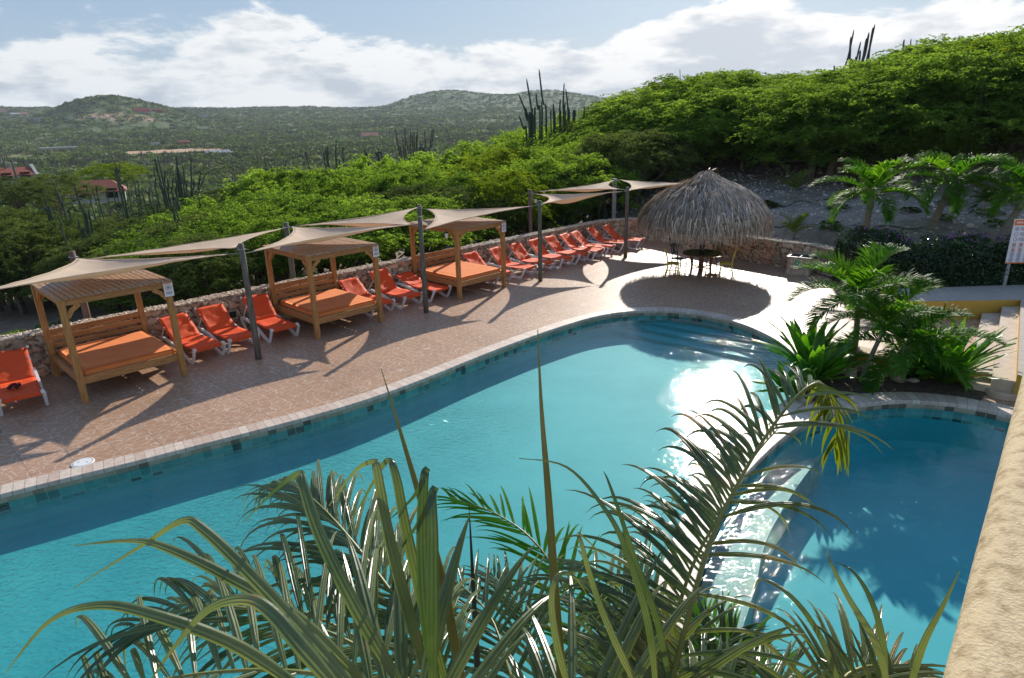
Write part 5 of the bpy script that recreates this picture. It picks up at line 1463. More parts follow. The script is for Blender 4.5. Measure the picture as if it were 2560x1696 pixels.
DF = np.array([(-80, 54), (200, 54), (400, 46), (900, 46), (1200, 52), (1450, 48), (1600, 48), (1800, 48), (1900, 44), (2480, 43)])
def near_forest():
    zones = [(-200, 300, 'dark thorn tree beyond the bare ground behind the wall', 'thorn trees at the left behind the bare ground'),
             (300, 1130, 'green thorn tree in the thicket behind the daybeds', 'thorn trees in the thicket behind the daybeds'),
             (1130, 1560, 'bright thorn tree behind the row of nine loungers', 'thorn trees behind the row of nine loungers'),
             (1560, 2700, 'tall dense thorn tree on the rise above the bare slope', 'thorn trees on the rise above the slope')]
    r_ = random.Random(21); n = 0
    NL = 5
    for k in range(NL):
        x = -70 + (k % 2) * 45
        while x < 2470:
            f = (k + .0) / (NL - 1)
            jx = x + r_.uniform(-28, 28)
            top = np.interp(jx, TOP[:, 0], TOP[:, 1]); bot = np.interp(jx, BOT[:, 0], BOT[:, 1])
            dist = np.interp(jx, DN[:, 0], DN[:, 1]) * (1 - f) + np.interp(jx, DF[:, 0], DF[:, 1]) * f + r_.uniform(-.8, .8)
            f0 = np.interp(jx, [0, 1200, 1500, 1700, 2400], [.42, .48, .68, .80, .80])
            row = (bot - (bot - top) * f0) * (1 - f) + top * f + (r_.uniform(-16, 18) if k < NL - 1 else r_.uniform(-3, 16))
            R = r_.uniform(2.2, 3.3) * (1 + .12 * k) * (1.25 if jx > 1500 else 1)
            p = at(jx, row, dist); z0 = tz(p.x, p.y); h = p.z - z0
            x += 84 * (30 / dist) ** .5 * (1.0 if k else 1.05)
            if jx < 250 and k == 0: continue
            if site_sdf(np.array([p.x]), np.array([p.y]))[0] < R * (.75 if jx < 1500 else .9) - .2: continue
            if h < 2.2: z0 = p.z - 2.2; h = 2.2
            z = next(q for q in zones if q[0] <= jx < q[1])
            pr = TREES[r_.choice([0, 1, 2, 3, 5])] if r_.random() > .16 or jx < 1000 else TREES[4]
            if jx < 330 or r_.random() < .12: pr = TREES[6 + r_.randrange(2)]
            if jx < 330: pr = TREES[10]
            if jx > 1480 and k < 2: pr = TREES[8 + k]; R *= 1.12
            where = ' in the front rank' if k == 0 else (', on the skyline' if k == NL - 1 else '')
            lab = z[2] + where
            place_tree((p.x, p.y, z0), h, R, pr, lab, 'tree', z[3] + where); n += 1
    return n
print('near trees', near_forest())
# low shrubs on the bare ground behind the wall and on the slope
def low_shrubs():
    r_ = random.Random(5)
    for k in range(34):
        if k < 16:
            px, py, lb, g = r_.uniform(-40, 230), r_.uniform(700, 790), 'low creeping green shrub on the bare ground just behind the wall at the left', 'creeping shrubs behind the wall'
            p = G(px * DS, py * DS, -.7); R, h = r_.uniform(.5, .9), r_.uniform(.35, .6)
        else:
            px, py, lb, g = r_.uniform(1720, 2350), r_.uniform(430, 575), 'small dark shrub on the bare slope', 'small shrubs on the slope'
            p = at(px, py, r_.uniform(24.5, 33)); R, h = r_.uniform(.25, .5), r_.uniform(.25, .45)
        if site_sdf(np.array([p.x]), np.array([p.y]))[0] < R + .15: continue
        t = place_tree((p.x, p.y, tz(p.x, p.y) - .05), h, R, BUSH[3 if k % 2 else 0], lb, 'shrub', g, 'low_shrub', 3.0, 2.6)
low_shrubs()
# ================================================================== THE FAR COUNTRY
def cactus(stems, dist, label, r=.10, group='column cacti', m=None):
    """stems: list of (base px,py, top px,py) in the photo at the given distance"""
    r = r * .55
    q = [at(s[0], s[1], dist) for s in stems]
    cx = sum(p.x for p in q) / len(q); cy = sum(p.y for p in q) / len(q); z0 = tz(cx, cy)
    t = thing('column_cactus', label, 'cactus', (cx, cy, z0), 0, group)
    O = Vector((cx, cy, z0)); rr = random.Random(int(stems[0][0] * 7 + stems[0][1]))
    for i, s in enumerate(stems):
        d = dist + rr.uniform(-.5, .5)
        a, c = at(s[0], s[1], d), at(s[2], s[3], d)
        if len(s) > 4: a, c = at(s[0], s[1], s[4]), at(s[2], s[3], s[4])
        b = MB()
        rad = r * rr.uniform(.8, 1.15)
        g = O + Vector((rr.uniform(-.3, .3), rr.uniform(-.3, .3), 0))
        md = a.lerp(c, .5) + Vector((rr.uniform(-.06, .06), rr.uniform(-.06, .06), 0))
        low = Vector((a.x + (g.x - a.x) * .35, a.y + (g.y - a.y) * .35, min(a.z - .3, z0 + .3)))
        pts = catmull([low, a, a.lerp(md, .6) , md, c], 4, False)
        n_ = len(pts); rad_ = [rad * (1.0 - .12 * k / n_) * (1 + .05 * math.sin(k * 2.1)) for k in range(n_)]; rad_[-1] = rad * .35; rad_[-2] = rad * .8
        # ribbed section
        vs = []; fs = []; N = 16
        for k, p in enumerate(pts):
            for j in range(N):
                an = 2 * math.pi * j / N; rj = rad_[k] * (1.0 if j % 2 else .82)
                vs.append((p.x - O.x + rj * math.cos(an), p.y - O.y + rj * math.sin(an), p.z - O.z))
        for k in range(n_ - 1):
            for j in range(N): fs.append((k * N + j, k * N + (j + 1) % N, (k + 1) * N + (j + 1) % N, (k + 1) * N + j))
        fs.append(tuple((n_ - 1) * N + j for j in range(N)))
        b.add(vs, fs); b.build('stem', m or M_cactus, t)
    return t
def zz(lst, ox, oy, sc): return [tuple((ox + v / sc if i % 2 == 0 else oy + v / sc) / DS for i, v in enumerate(s)) for s in lst]
# the big ones against the hills (coordinates read off enlargements of the photo)
cactus(zz([(395, 855, 305, 585), (420, 850, 365, 462), (520, 780, 463, 388), (470, 760, 440, 577), (385, 845, 345, 670), (400, 800, 358, 690), (365, 905, 307, 755), (487, 770, 483, 640), (410, 770, 408, 690), (430, 760, 428, 705)], 1200, 50, 3.1357), 46, 'candelabra cactus against the far hills, left of the pair, with the tallest stem', .11)
cactus(zz([(655, 790, 660, 495), (690, 780, 672, 540), (632, 790, 630, 620), (700, 775, 690, 665), (625, 800, 626, 715), (578, 780, 575, 655), (556, 790, 557, 700), (588, 785, 587, 720), (740, 780, 741, 705), (731, 775, 731, 715), (668, 790, 668, 640)], 1200, 50, 3.1357), 47, 'tall candelabra cactus against the far hills, the right one of the pair', .11)
cactus(zz([(815, 770, 815, 680)], 1200, 50, 3.1357), 47, 'single short cactus stem right of the two candelabra cacti', .09)
cactus(zz([(1345, 680, 1313, 478), (1385, 690, 1376, 555), (1400, 680, 1394, 465), (1425, 690, 1410, 560), (1440, 690, 1440, 492), (1465, 690, 1455, 520), (1480, 690, 1470, 510), (1500, 700, 1499, 478), (1495, 700, 1488, 540), (1565, 720, 1562, 490), (1600, 720, 1628, 475), (1600, 720, 1640, 468), (1520, 700, 1522, 585), (1540, 700, 1538, 600), (1550, 710, 1553, 640), (1360, 690, 1350, 620)], 600, 180, 3.381), 62, 'wide clump of brownish cactus stems beyond the thicket, left of the candelabra pair', .10, m=M_cactusd)
cactus(zz([(715, 740, 711, 670), (735, 740, 722, 635), (745, 740, 738, 625), (812, 740, 813, 575), (870, 700, 878, 632)], 600, 180, 3.381), 60, 'small group of dark cactus stems just above the middle of the thicket', .11)
cactus(zz([(1082, 750, 1038, 628), (1168, 735, 1140, 672), (1200, 730, 1160, 638), (1172, 730, 1160, 678)], 600, 180, 3.381), 60, 'leaning cactus stems between the dark group and the wide brownish clump', .11)
cactus(zz([(935, 820, 933, 670), (570, 740, 545, 680), (840, 800, 838, 740)], 600, 180, 3.381), 56, 'thin scattered cactus stems poking out of the thicket', .07)
cactus(zz([(180, 925, 150, 800), (192, 925, 170, 798), (228, 890, 215, 765), (245, 900, 243, 830), (275, 860, 262, 790), (395, 900, 385, 760), (415, 900, 412, 800)], 600, 180, 3.381), 52, 'cactus stems at the left end of the bright thicket', .10)
cactus(zz([(1000, 1200, 985, 900), (1012, 1100, 1003, 880)], 0, 180, 3.0157), 50, 'two bare cactus stems in the dark scrub', .08) if False else None
cactus(zz([(1215, 850, 1168, 648), (1240, 870, 1190, 640), (1350, 900, 1330, 635), (1372, 900, 1335, 700), (1445, 930, 1438, 632), (1180, 920, 1158, 720), (1250, 930, 1243, 740), (1225, 900, 1200, 830), (1270, 930, 1262, 800), (1300, 920, 1302, 800), (1330, 930, 1322, 795), (1400, 960, 1368, 785), (1410, 920, 1405, 815), (1390, 900, 1375, 700), (1355, 850, 1345, 760)], 0, 180, 3.0157), 58, 'great dense clump of tall cactus stems at the left, below the sandy clearing', .12)
cactus(zz([(1475, 960, 1510, 760), (1470, 980, 1555, 760), (1500, 900, 1512, 750), (1455, 930, 1462, 800)], 0, 180, 3.0157), 58, 'forked cactus with slanting stems right of the great dense clump', .10)
cactus(zz([(1110, 1040, 1062, 868), (1330, 1000, 1293, 895), (1455, 1045, 1410, 905), (1510, 1050, 1485, 895), (1060, 1090, 1025, 935), (1420, 1020, 1415, 975), (1350, 1030, 1335, 940), (1395, 1040, 1388, 980), (1545, 1040, 1540, 980), (1130, 960, 1127, 875), (1190, 1050, 1188, 985)], 0, 180, 3.0157), 46, 'leaning grey-green cactus stems in front of the great dense clump', .095)
cactus(zz([(1345, 1170, 1305, 1000), (1355, 1170, 1325, 1040), (1325, 1160, 1308, 1050)], 0, 180, 3.0157), 38, 'two close cactus stems rising from the bright scrub', .085)
cactus(zz([(360, 1040, 318, 875), (390, 1080, 373, 1015), (360, 1070, 330, 1010), (485, 1050, 430, 900), (492, 1060, 438, 950), (530, 1080, 505, 1040), (480, 1010, 472, 920)], 0, 180, 3.0157), 50, 'leaning cactus stems at the left in front of the red-roofed outbuilding', .10)
cactus(zz([(650, 1190, 622, 1010), (670, 1200, 640, 1040), (625, 1250, 590, 1115), (680, 1110, 668, 1040), (640, 1270, 620, 1180), (470, 1200, 440, 1080)], 0, 180, 3.0157), 42, 'cactus group in the dark scrub at the left', .10)
cactus(zz([(575, 900, 545, 835), (588, 960, 560, 845), (668, 920, 655, 850), (735, 930, 725, 850), (708, 920, 705, 890), (812, 940, 812, 885), (862, 940, 856, 870), (935, 920, 890, 780), (940, 930, 880, 930), (925, 1040, 880, 935)], 0, 180, 3.0157), 56, 'thin cactus stems standing in front of the red-roofed outbuilding', .07)
cactus(zz([(1020, 870, 993, 770), (1045, 870, 1030, 810), (960, 870, 960, 840), (875, 790, 870, 680), (898, 790, 898, 690), (885, 790, 886, 720)], 0, 180, 3.0157), 70, 'short cactus stems by the bright round bush', .10)
cactus(zz([(1730, 880, 1722, 805), (1755, 880, 1748, 790), (1780, 880, 1778, 845), (1970, 820, 1945, 715), (1985, 815, 1965, 715), (2015, 780, 2002, 680), (2050, 770, 2040, 720)], 0, 180, 3.0157), 56, 'cactus stems between the dense clump and the bright thicket', .10)
cactus(zz([(765, 490, 862, 110), (830, 470, 838, 165), (865, 440, 915, 205), (880, 430, 912, 270), (920, 410, 980, 130), (915, 410, 960, 175), (950, 400, 1010, 92), (965, 390, 1026, 68), (985, 400, 992, 345), (1005, 405, 1013, 362), (845, 440, 843, 335), (855, 440, 858, 345), (872, 430, 876, 320), (700, 470, 706, 390), (715, 465, 720, 440), (680, 470, 681, 450), (745, 490, 748, 465)], 1860, 40, 3.1357), 50, 'big dark cactus with many slanting stems standing up against the clouds at the top right', .12, m=M_cactusd)
cactus(zz([(1242, 300, 1256, 185)], 1860, 40, 3.1357), 50, 'thick lone cactus stem right of the big dark cactus on the skyline', .12, m=M_cactusd)
cactus(zz([(1300, 290, 1310, 180)], 1860, 40, 3.1357), 52, 'thin lone cactus stem at the far right of the skyline', .06, m=M_cactusd)
cactus(zz([(1440, 610, 1441, 505), (1480, 600, 1484, 518), (1572, 560, 1567, 385), (1698, 490, 1701, 420)], 1200, 50, 3.1357), 56, 'four thin bare cactus stems above the bushy skyline right of the hills', .055, m=M_cactusd)
cactus(zz([(610, 1390, 615, 1192), (632, 1390, 634, 1228), (598, 1400, 597, 1310), (695, 1480, 697, 1335), (555, 1420, 556, 1350)], 1200, 50, 3.1357), 31.5, 'thick green cactus stems just behind the wall beyond the row of nine loungers', .13)
cactus([(x, 470, x + rnd.uniform(-2, 3), 425 + rnd.uniform(0, 22)) for x in range(1592, 1700, 9)], 37, 'dense screen of pale cactus stems in the shade left of the thatched roof', .10)
cactus([(x, 500, x + 1, 478 + rnd.uniform(0, 14)) for x in (1328, 1352, 1366, 1386, 1322, 1398)], 30.5, 'short cactus stems in the shade behind the wall below the paired sails', .09)
# ---- houses
def house(px, py, dist, w, d, h, roofh, label, wallm, roofm, rz=0.0, flat=False, windows=3, gable=False, dormers=0):
    dd = ray(px * DS, py * DS); hh = math.hypot(dd[0], dd[1]); far = None
    for q in np.geomspace(40, 3500, 700):
        if CAM_H + dd[2] * q / hh < tz(dd[0] * q / hh, dd[1] * q / hh): far = q; break
    sc_ = 1.0
    if far and .35 < far / dist < 1.8: sc_ = far / dist; dist = far
    w, d, h, roofh = w * sc_, d * sc_, h * sc_, roofh * sc_
    p = at(px, py, dist)
    az = math.atan2(p.x, p.y)
    t = thing('house', label, 'house', (p.x, p.y, p.z), -az + rz, None)
    b = MB(); b.box((0, d / 2, h / 2 - .4), (w, d, h + .8)); b.build('wall', wallm, t)
    b = MB()
    if flat: b.box((0, d / 2, h + roofh / 2), (w + .8, d + .8, roofh))
    else:
        e = .4
        b.add([(-w / 2 - e, -e, h), (w / 2 + e, -e, h), (w / 2 + e, d + e, h), (-w / 2 - e, d + e, h), (-w / 2 - (0 if gable else -1.2) , d / 2, h + roofh), (w / 2 + (0 if gable else -1.2), d / 2, h + roofh)], [(0, 1, 5, 4), (2, 3, 4, 5), (1, 2, 5), (3, 0, 4), (3, 2, 1, 0)])
    rf = b.build('roof', roofm, t)
    if gable:
        for s in (-1, 1):
            b = MB(); b.add([(s * (w / 2 + .1), -e, h), (s * (w / 2 + .5), -e, h), (s * (w / 2 + .5), d / 2, h + roofh + .35), (s * (w / 2 + .1), d / 2, h + roofh + .35), (s * (w / 2 + .1), d + e, h), (s * (w / 2 + .5), d + e, h)], [(0, 1, 2, 3), (3, 2, 5, 4), (0, 3, 4), (1, 5, 2), (0, 4, 5, 1)]); b.build('gable_edge', M_wallw, rf)
    for k in range(dormers):
        x = (k - (dormers - 1) / 2) * w / (dormers + .3); b = MB(); b.box((x, .9, h + roofh * .42), (1.3, 1.6, 1.0)); b.build('dormer', M_win, rf)
    for k in range(windows):
        x = (k + .5) / windows * w - w / 2; b = MB(); b.box((x, -.03, h * .55), (1.2, .08, 1.1)); b.build('window', M_win, t)
    return t
house(16, 413, 118, 6.6, 4.5, .35, 1.0, 'house at the left edge with a dark red roof edged in white', M_wallw, M_roofr, .15, gable=True)
house(228, 452, 92, 5.4, 4.2, .35, 1.25, 'low outbuilding with a brownish-red tiled roof behind the thin cactus stems', M_wallw, M_roofr, -.05, windows=2)
house(330, 264, 1320, 27, 10, 3.0, 7, 'house with a bright red roof and three dormers on the flank of the left hill', M_wallw, simple('roof_bright', (.50, .09, .05), (.55, .12, .07), rough=.6), 0, dormers=3)
house(366, 262, 1330, 14, 10, 5, 3, 'small dark red house just right of the three-dormer house', M_roofr, M_roofr, 0, windows=1)
house(170, 276, 1200, 22, 8, 2.2, 1, 'long pale-roofed building on the flat below the left hill', M_wallw, M_roofw, 0, flat=True)
house(212, 276, 1240, 12, 8, 2, 1, 'bluish shed beside the long pale-roofed building', M_blue, M_roofw, 0, flat=True)
house(97, 279, 1150, 14, 8, 2, .8, 'small blue-white house on the plain left of the long pale-roofed building', M_wallw, M_roofw, .3, flat=True)
house(37, 268, 1500, 16, 10, 3, 2, 'white house among trees near the left edge of the plain', M_wallw, M_roofw, 0)
house(56, 268, 1520, 14, 10, 3, 3, 'house with an orange roof beside the white house near the left edge', M_wallw, M_roofo, 0)
house(3, 262, 1500, 16, 10, 4, 4, 'house with an orange roof at the very left edge of the plain', M_wallw, M_roofo, 0)
house(467, 273, 1300, 20, 8, 3, 2, 'low pale building at the foot of the slope right of the left hill', M_wallw, M_roofw, 0, flat=True)
house(140, 352, 470, 18, 7, 2.2, .5, 'long ochre shed with a whitish flat roof on the plain at the left', M_wallg, M_roofw, .12, flat=True)
house(428, 337, 590, 9, 6, 2.6, 1.6, 'brown lean-to shed at the back of the sandy clearing', M_tleg, M_roofr, 0, windows=1)
house(360, 339, 560, 6, 3, 2.2, .4, 'small grey hut standing alone on the sandy clearing', M_roofw, M_roofw, 0, flat=True, windows=1)
house(507, 358, 430, 14, 7, 1.0, 1.6, 'shed with bright blue sides and a grey roof right of the clearing', M_blue, M_roofw, .1, windows=0)
house(857, 318, 640, 16, 8, 1.6, 2.6, 'house with a salmon-coloured roof among the scrub in the middle distance', M_wallw, M_roofo, .2)
house(866 - 107, 320, 700, 6, 4, 1.4, .4, 'small white hut left of the salmon-roofed house', M_wallw, M_roofw, 0, flat=True, windows=1)
house(1045, 322, 640, 7, 5, 1.4, .5, 'pale hut at the right of the wide brownish cactus clump', M_wallw, M_roofw, 0, flat=True, windows=1)
# ---- utility poles
def upole(bx, by, tx, ty, dist, label, arm=True):
    a, c = at(bx, by, dist), at(tx, ty, dist); z0 = tz(a.x, a.y)
    t = thing('utility_pole', label, 'utility pole', (a.x, a.y, z0))
    O = Vector((a.x, a.y, z0)); b = MB(); b.tube([Vector((0, 0, 0)), c - O], [.14, .10], 8); b.build('shaft', M_pole, t)
    b = MB(); b.box(c - O + Vector((0, 0, -.25)), (1.0 if arm else .3, .1, .12)); b.tube([c - O + Vector((-.12, 0, -1.0)), c - O + Vector((-.12, 0, -.4))], .12, 8)
    b.build('crossarm', M_roofw, t)
    return c
w1 = upole(54, 440, 26, 372, 95, 'leaning utility pole with a grey fitting in front of the dark trees')
upole(345, 412, 336, 372, 150, 'dark utility pole in the scrub below the sandy clearing')
upole(548, 420, 532, 360, 150, 'utility pole standing right of the great dense cactus clump', False)
upole(20, 390, 4, 360, 120, 'thin utility pole at the very left edge', False)
b = MB(); w2 = at(250, 470, 70); b.tube([at(42, 413, 95) + Vector((0, 0, .0)), (at(42, 413, 95) + w2) / 2 - Vector((0, 0, .6)), w2], .02, 4); tag(b.build('cable', M_roofw), 'thin pale cable running down from the leaning utility pole', 'cable')
# ---- scrub: the nearer bushes one by one, the rest of the plain as one mass
def scrub():
    r_ = random.Random(77); k = 0; tries = 0
    feats = [at(228, 440, 92), at(18, 410, 118)]
    while k < 250 and tries < 4000:
        tries += 1
        dist = 52 * (190 / 52) ** (r_.random() ** .85); az = math.radians(r_.uniform(-41, 8 if dist < 110 else 12))
        p = Vector((dist * math.sin(az), dist * math.cos(az), 0))
        if any((Vector((q.x, q.y, 0)) - p).length < 5.5 for q in feats): continue
        if any(math.hypot(q.x * (1 - s_), q.y * (1 - s_)) >= 0 and (Vector((q.x * s_, q.y * s_, 0)) - p).length < 3.5 for q in feats for s_ in (.95, .9, .85)): continue
        R = r_.uniform(1.9, 3.6) * (dist / 80) ** .35; h = r_.uniform(1.5, 2.9) * (dist / 80) ** .2
        pr = BUSH[r_.choice([0, 1, 2, 2, 3])]
        lb, g = (('rounded scrub bush on the near part of the plain below the terrace', 'scrub bushes on the near plain') if dist < 95 else ('rounded scrub bush on the middle part of the plain', 'scrub bushes on the middle plain'))
        place_tree((p.x, p.y, tz(p.x, p.y) - .15), h, R, pr, lb, 'bush', g, 'scrub_bush', 3.0, 2.6); k += 1
    for (px, py, dist, R, h, lb, m_) in ((255, 378, 110, 5.0, 4.6, 'large bright round bush on the plain below the sandy clearing', 4), (120, 406, 84, 4.6, 4.2, 'very dark broad tree behind the leaning utility pole', 10), (25, 416, 80, 3.6, 3.6, 'dark tree in front of the house with the white-edged roof', 10)):
        p = at(px, py, dist); z0 = min(tz(p.x, p.y), p.z - h * .8); place_tree((p.x, p.y, p.z - h), h, R, TREES[m_], lb, 'tree', None)
    # purple-grey bare bush
    rs = np.random.RandomState(4); N_ = 90000
    rr = 120 * (3080 / 120) ** (rs.rand(N_) ** .8); az = np.radians(rs.uniform(-62, 40, N_))
    x = rr * np.sin(az); y = rr * np.cos(az)
    keep = np.ones(N_, bool)
    for c, R in CLEAR:
        keep &= np.hypot(x - c.x, y - c.y) > R * .8
        # also leave the line of sight to the clearings open
        d0 = math.hypot(c.x, c.y); ang = np.abs(az - math.atan2(c.x, c.y)); keep &= ~((rr < d0) & (rr > d0 * .80) & (ang < R / d0 * .85))
    for hx, hy, hd in ((330, 264, 1320), (366, 262, 1330), (170, 274, 1200), (97, 277, 1150), (37, 265, 1500), (56, 264, 1520), (467, 273, 1300), (140, 352, 470), (507, 356, 430), (857, 317, 640), (1045, 322, 640), (212, 273, 1240), (3, 262, 1500)):
        c = at(hx, hy, hd); d0 = math.hypot(c.x, c.y); ang = np.abs(az - math.atan2(c.x, c.y))
        keep &= ~((rr < d0 + 12) & (rr > d0 * .96) & (ang < 9 / d0))
    x, y, rr = x[keep], y[keep], rr[keep]
    nz = terrain(x, y); n = len(x)
    R = (1.3 + 1.9 * rs.rand(n) ** 1.5) * (rr / 200) ** .42; Hh = np.minimum(R * (.34 + .34 * rs.rand(n)), 3.2)
    cac = (rs.rand(n) < .13 + .25 * (vnoise(x, y, 90, 7) > .12)); 
    T = 20
    u = rs.normal(size=(n, T, 3)); u /= np.linalg.norm(u, axis=2)[..., None]; u[..., 2] = np.abs(u[..., 2]) 
    cen = np.stack([x, y, nz - .1], -1)[:, None] + u * np.stack([R, R, Hh], -1)[:, None] * (.75 + .3 * rs.rand(n, T, 1))
    s = (R[:, None] * (.20 + .24 * rs.rand(n, T)))[..., None]
    a = rs.normal(size=(n, T, 3)); a[..., 2] *= .5; a /= np.linalg.norm(a, axis=2)[..., None]
    b_ = rs.normal(size=(n, T, 3)); b_[..., 2] *= .5; b_ /= np.linalg.norm(b_, axis=2)[..., None]
    # cactus groves: tall thin slivers
    k = cac[:, None, None]
    cen = np.where(k, np.stack([x, y, nz], -1)[:, None] + u * np.stack([R, R, 0 * R], -1)[:, None] * .8 + np.array([0, 0, 1.]) * (Hh[:, None, None] * 1.0 * rs.rand(n, T, 1)), cen)
    a = np.where(k, np.array([0, 0, 1.0]) + .05 * a, a); b_ = np.where(k, b_ * [.09, .09, .0], b_)
    s = np.where(k, s * 1.6, s)
    V = np.stack([cen - a * s, cen + b_ * s, cen + a * s, cen - b_ * s], 2).reshape(-1, 3)
    F = np.arange(len(V)).reshape(-1, 4)
    pal = np.array([(.13, .19, .045), (.16, .21, .05), (.105, .16, .042), (.13, .155, .06), (.18, .21, .075)])
    ci = rs.randint(0, 5, n)
    cc = pal[ci] * (.7 + .6 * rs.rand(n, 1)) * (1 + .5 * vnoise(x, y, 70, 9))[:, None]
    cc = np.where(cac[:, None], np.array([.055, .06, .05]) * (.7 + .6 * rs.rand(n, 1)), cc)
    C_ = np.repeat(cc, T * 4, 0)
    o = mkobj('scrubland', V, F, attrmat('scrub_leaf', rough=.7, bump=0, nscale=.5, amt=.25, transl=.35), None, False, C_)
    tag(o, 'thorn scrub and cactus groves covering the far plain and the hills', 'scrub', kind='stuff')
scrub()
# ---- sea air over the whole view
def haze():
    b = MB(); b.box((0, 0, 60), (6800, 6800, 250))
    m = bpy.data.materials.new('haze'); m.use_nodes = True; nt = m.node_tree; nt.nodes.remove(nt.nodes['Principled BSDF'])
    v = nt.nodes.new('ShaderNodeVolumePrincipled'); v.inputs['Density'].default_value = .00011; v.inputs['Color'].default_value = (.80, .89, 1, 1); v.inputs['Anisotropy'].default_value = .0
    nt.links.new(v.outputs[0], nt.nodes['Material Output'].inputs['Volume'])
    o = b.build('haze', m); tag(o, 'thin bluish haze over the distant hills', 'haze', kind='stuff')
haze()
# ================================================================== FOREGROUND
def parapet():
    t = thing('balcony_parapet', 'thick ochre stucco balcony parapet running along the right edge', 'parapet', (0, 0, 0))
    a, c = Vector((.785, .95, 0)), Vector((2.072, 2.466, 0)); d = (c - a).normalized(); n_ = Vector((d.y, -d.x, 0))
    p0 = a - d * 1.6; L_ = 4.4; W_ = .52
    # rough rounded cap as a swept profile
    prof = []
    r = .06; z1 = 4.2
    for k in range(5): an = math.pi - k * math.pi / 8; prof.append((r + r * math.cos(an), z1 - r + r * math.sin(an)))
    prof = [(.0, 2.9)] + [(0, z1 - .5), (0, z1 - .2), (0, z1 - .1)] + prof + [(.13, z1 + .003), (.16, z1 + .004), (.2, z1 + .004), (.3, z1), (W_, z1), (W_, 2.9)]
    N_ = 420; vs = []; fs = []; m = len(prof)
    for i in range(N_ + 1):
        s = L_ * i / N_
        for j, (x, z) in enumerate(prof):
            q = p0 + d * s + n_ * x + Vector((0, 0, z)); nn = mnoise.noise(q * 4) * .0008
            vs.append(q + (Vector((-n_.x, -n_.y, 0)) if x < .02 else Vector((0, 0, 1))) * nn)
    for i in range(N_):
        for j in range(m - 1): fs.append((i * m + j, (i + 1) * m + j, (i + 1) * m + j + 1, i * m + j + 1))
    fs.append(tuple(range(m))); fs.append(tuple(N_ * m + j for j in reversed(range(m))))
    b = MB(); b.add(vs, fs); b.build('stucco', M_stucco, t, True)
parapet()
# ---- palms in front of the balcony: crowns below the camera, leaves reaching up into the view
def near_frond(t, ctrl, nleaf, llen, lw, seed, ang, droop, lift, side=(1, 1), start=.1, rr=.014, seg=11, m=None, taper=.15, early=.0):
    P = catmull([at(*c) for c in ctrl], 5, False)
    loc = t.location
    P = [p - loc for p in P]
    lf, rc = frond_mesh(P, nleaf, llen, lw, seed, ang=ang, droop=droop, lift=lift, seg=seg, rr=rr, fold=True, start=start, side_bias=side, jitter=.10, taper=taper, early=early, pleat=True)
    o = lf.build('frond', m or M_coco, t); rc.build('stalk', M_rachis, o, True)
    return o
def crown_palm(px, dist, label, zb):
    p = at(px, 1560, dist); p.z = zb
    t = thing('near_palm', label, 'palm', p, 0)
    return t
A = crown_palm(1130, 2.0, 'large palm in the foreground, its glossy fronds fanning over the lower left of the pool', -.1)
def fr(t, pts, *a, **k): return near_frond(t, pts, *a, **k)
# left fan: stalk under the frame, blades reach up and to the left
fr(A, [(1120, 1740, 1.75), (980, 1640, 1.8), (800, 1570, 1.95), (560, 1550, 2.15), (300, 1590, 2.4), (120, 1680, 2.6)], 32, 1.15, .028, 1, (78, 40), .85, .42, (.5, 1), early=.25)
fr(A, [(1100, 1700, 2.0), (980, 1480, 2.3), (860, 1310, 2.65), (760, 1190, 3.0), (690, 1130, 3.3), (640, 1120, 3.5)], 60, .80, .026, 2, (46, 14), .85, .14, early=.2)
fr(A, [(1100, 1720, 2.2), (940, 1560, 2.5), (760, 1440, 2.8), (560, 1380, 3.1), (400, 1400, 3.35)], 40, .76, .024, 3, (60, 26), .9, .20, early=.2)
fr(A, [(1080, 1740, 1.6), (1010, 1640, 1.62), (900, 1600, 1.7), (780, 1620, 1.8)], 9, .74, .042, 4, (86, 62), .30, .75, (1, 1))
# middle
fr(A, [(1250, 1760, 2.3), (1180, 1560, 2.7), (1130, 1420, 3.1), (1040, 1330, 3.5)], 24, .62, .025, 5, (60, 25), .5, .2)
fr(A, [(1380, 1700, 2.9), (1330, 1430, 3.3), (1250, 1270, 3.7), (1150, 1190, 4.0), (1040, 1150, 4.2)], 40, .58, .024, 6, (58, 22), .35, .12, m=M_palm)
B = crown_palm(1500, 2.1, 'tall foreground palm whose arching frond crosses the divider between the two pools', -.1)
fr(B, [(1480, 1790, 1.95), (1545, 1600, 2.05), (1590, 1430, 2.2), (1640, 1260, 2.4), (1710, 1110, 2.6), (1790, 980, 2.8), (1860, 900, 2.95), (1905, 890, 3.05), (1925, 960, 3.1)], 84, .86, .022, 7, (72, 40), .62, .14, (1, .07), start=.04, taper=.50, early=.35)
fr(B, [(1450, 1790, 2.1), (1505, 1620, 2.2), (1550, 1470, 2.35), (1600, 1310, 2.55), (1670, 1180, 2.8), (1740, 1060, 3.0), (1800, 990, 3.15)], 64, .74, .020, 33, (70, 44), .7, .12, (1, .12), start=.05, taper=.45, early=.4)
fr(B, [(1460, 1760, 1.7), (1400, 1640, 1.8), (1330, 1600, 1.9), (1200, 1640, 2.0)], 11, .66, .040, 8, (84, 50), .35, .65)
fr(B, [(1520, 1780, 1.8), (1560, 1680, 1.9), (1620, 1620, 2.1), (1700, 1640, 2.3)], 10, .5, .038, 9, (80, 50), .45, .5)
fr(B, [(1420, 1800, 2.4), (1440, 1600, 2.7), (1430, 1470, 3.0), (1380, 1390, 3.2)], 22, .62, .024, 10, (60, 30), .5, .25)
Cc = crown_palm(1850, 2.6, 'smaller palm in the foreground at the lower right in front of the small pool', -.1)
fr(Cc, [(1760, 1780, 2.6), (1720, 1620, 2.9), (1680, 1490, 3.2), (1620, 1400, 3.5)], 30, .5, .022, 11, (62, 30), .4, .25, m=M_palm)
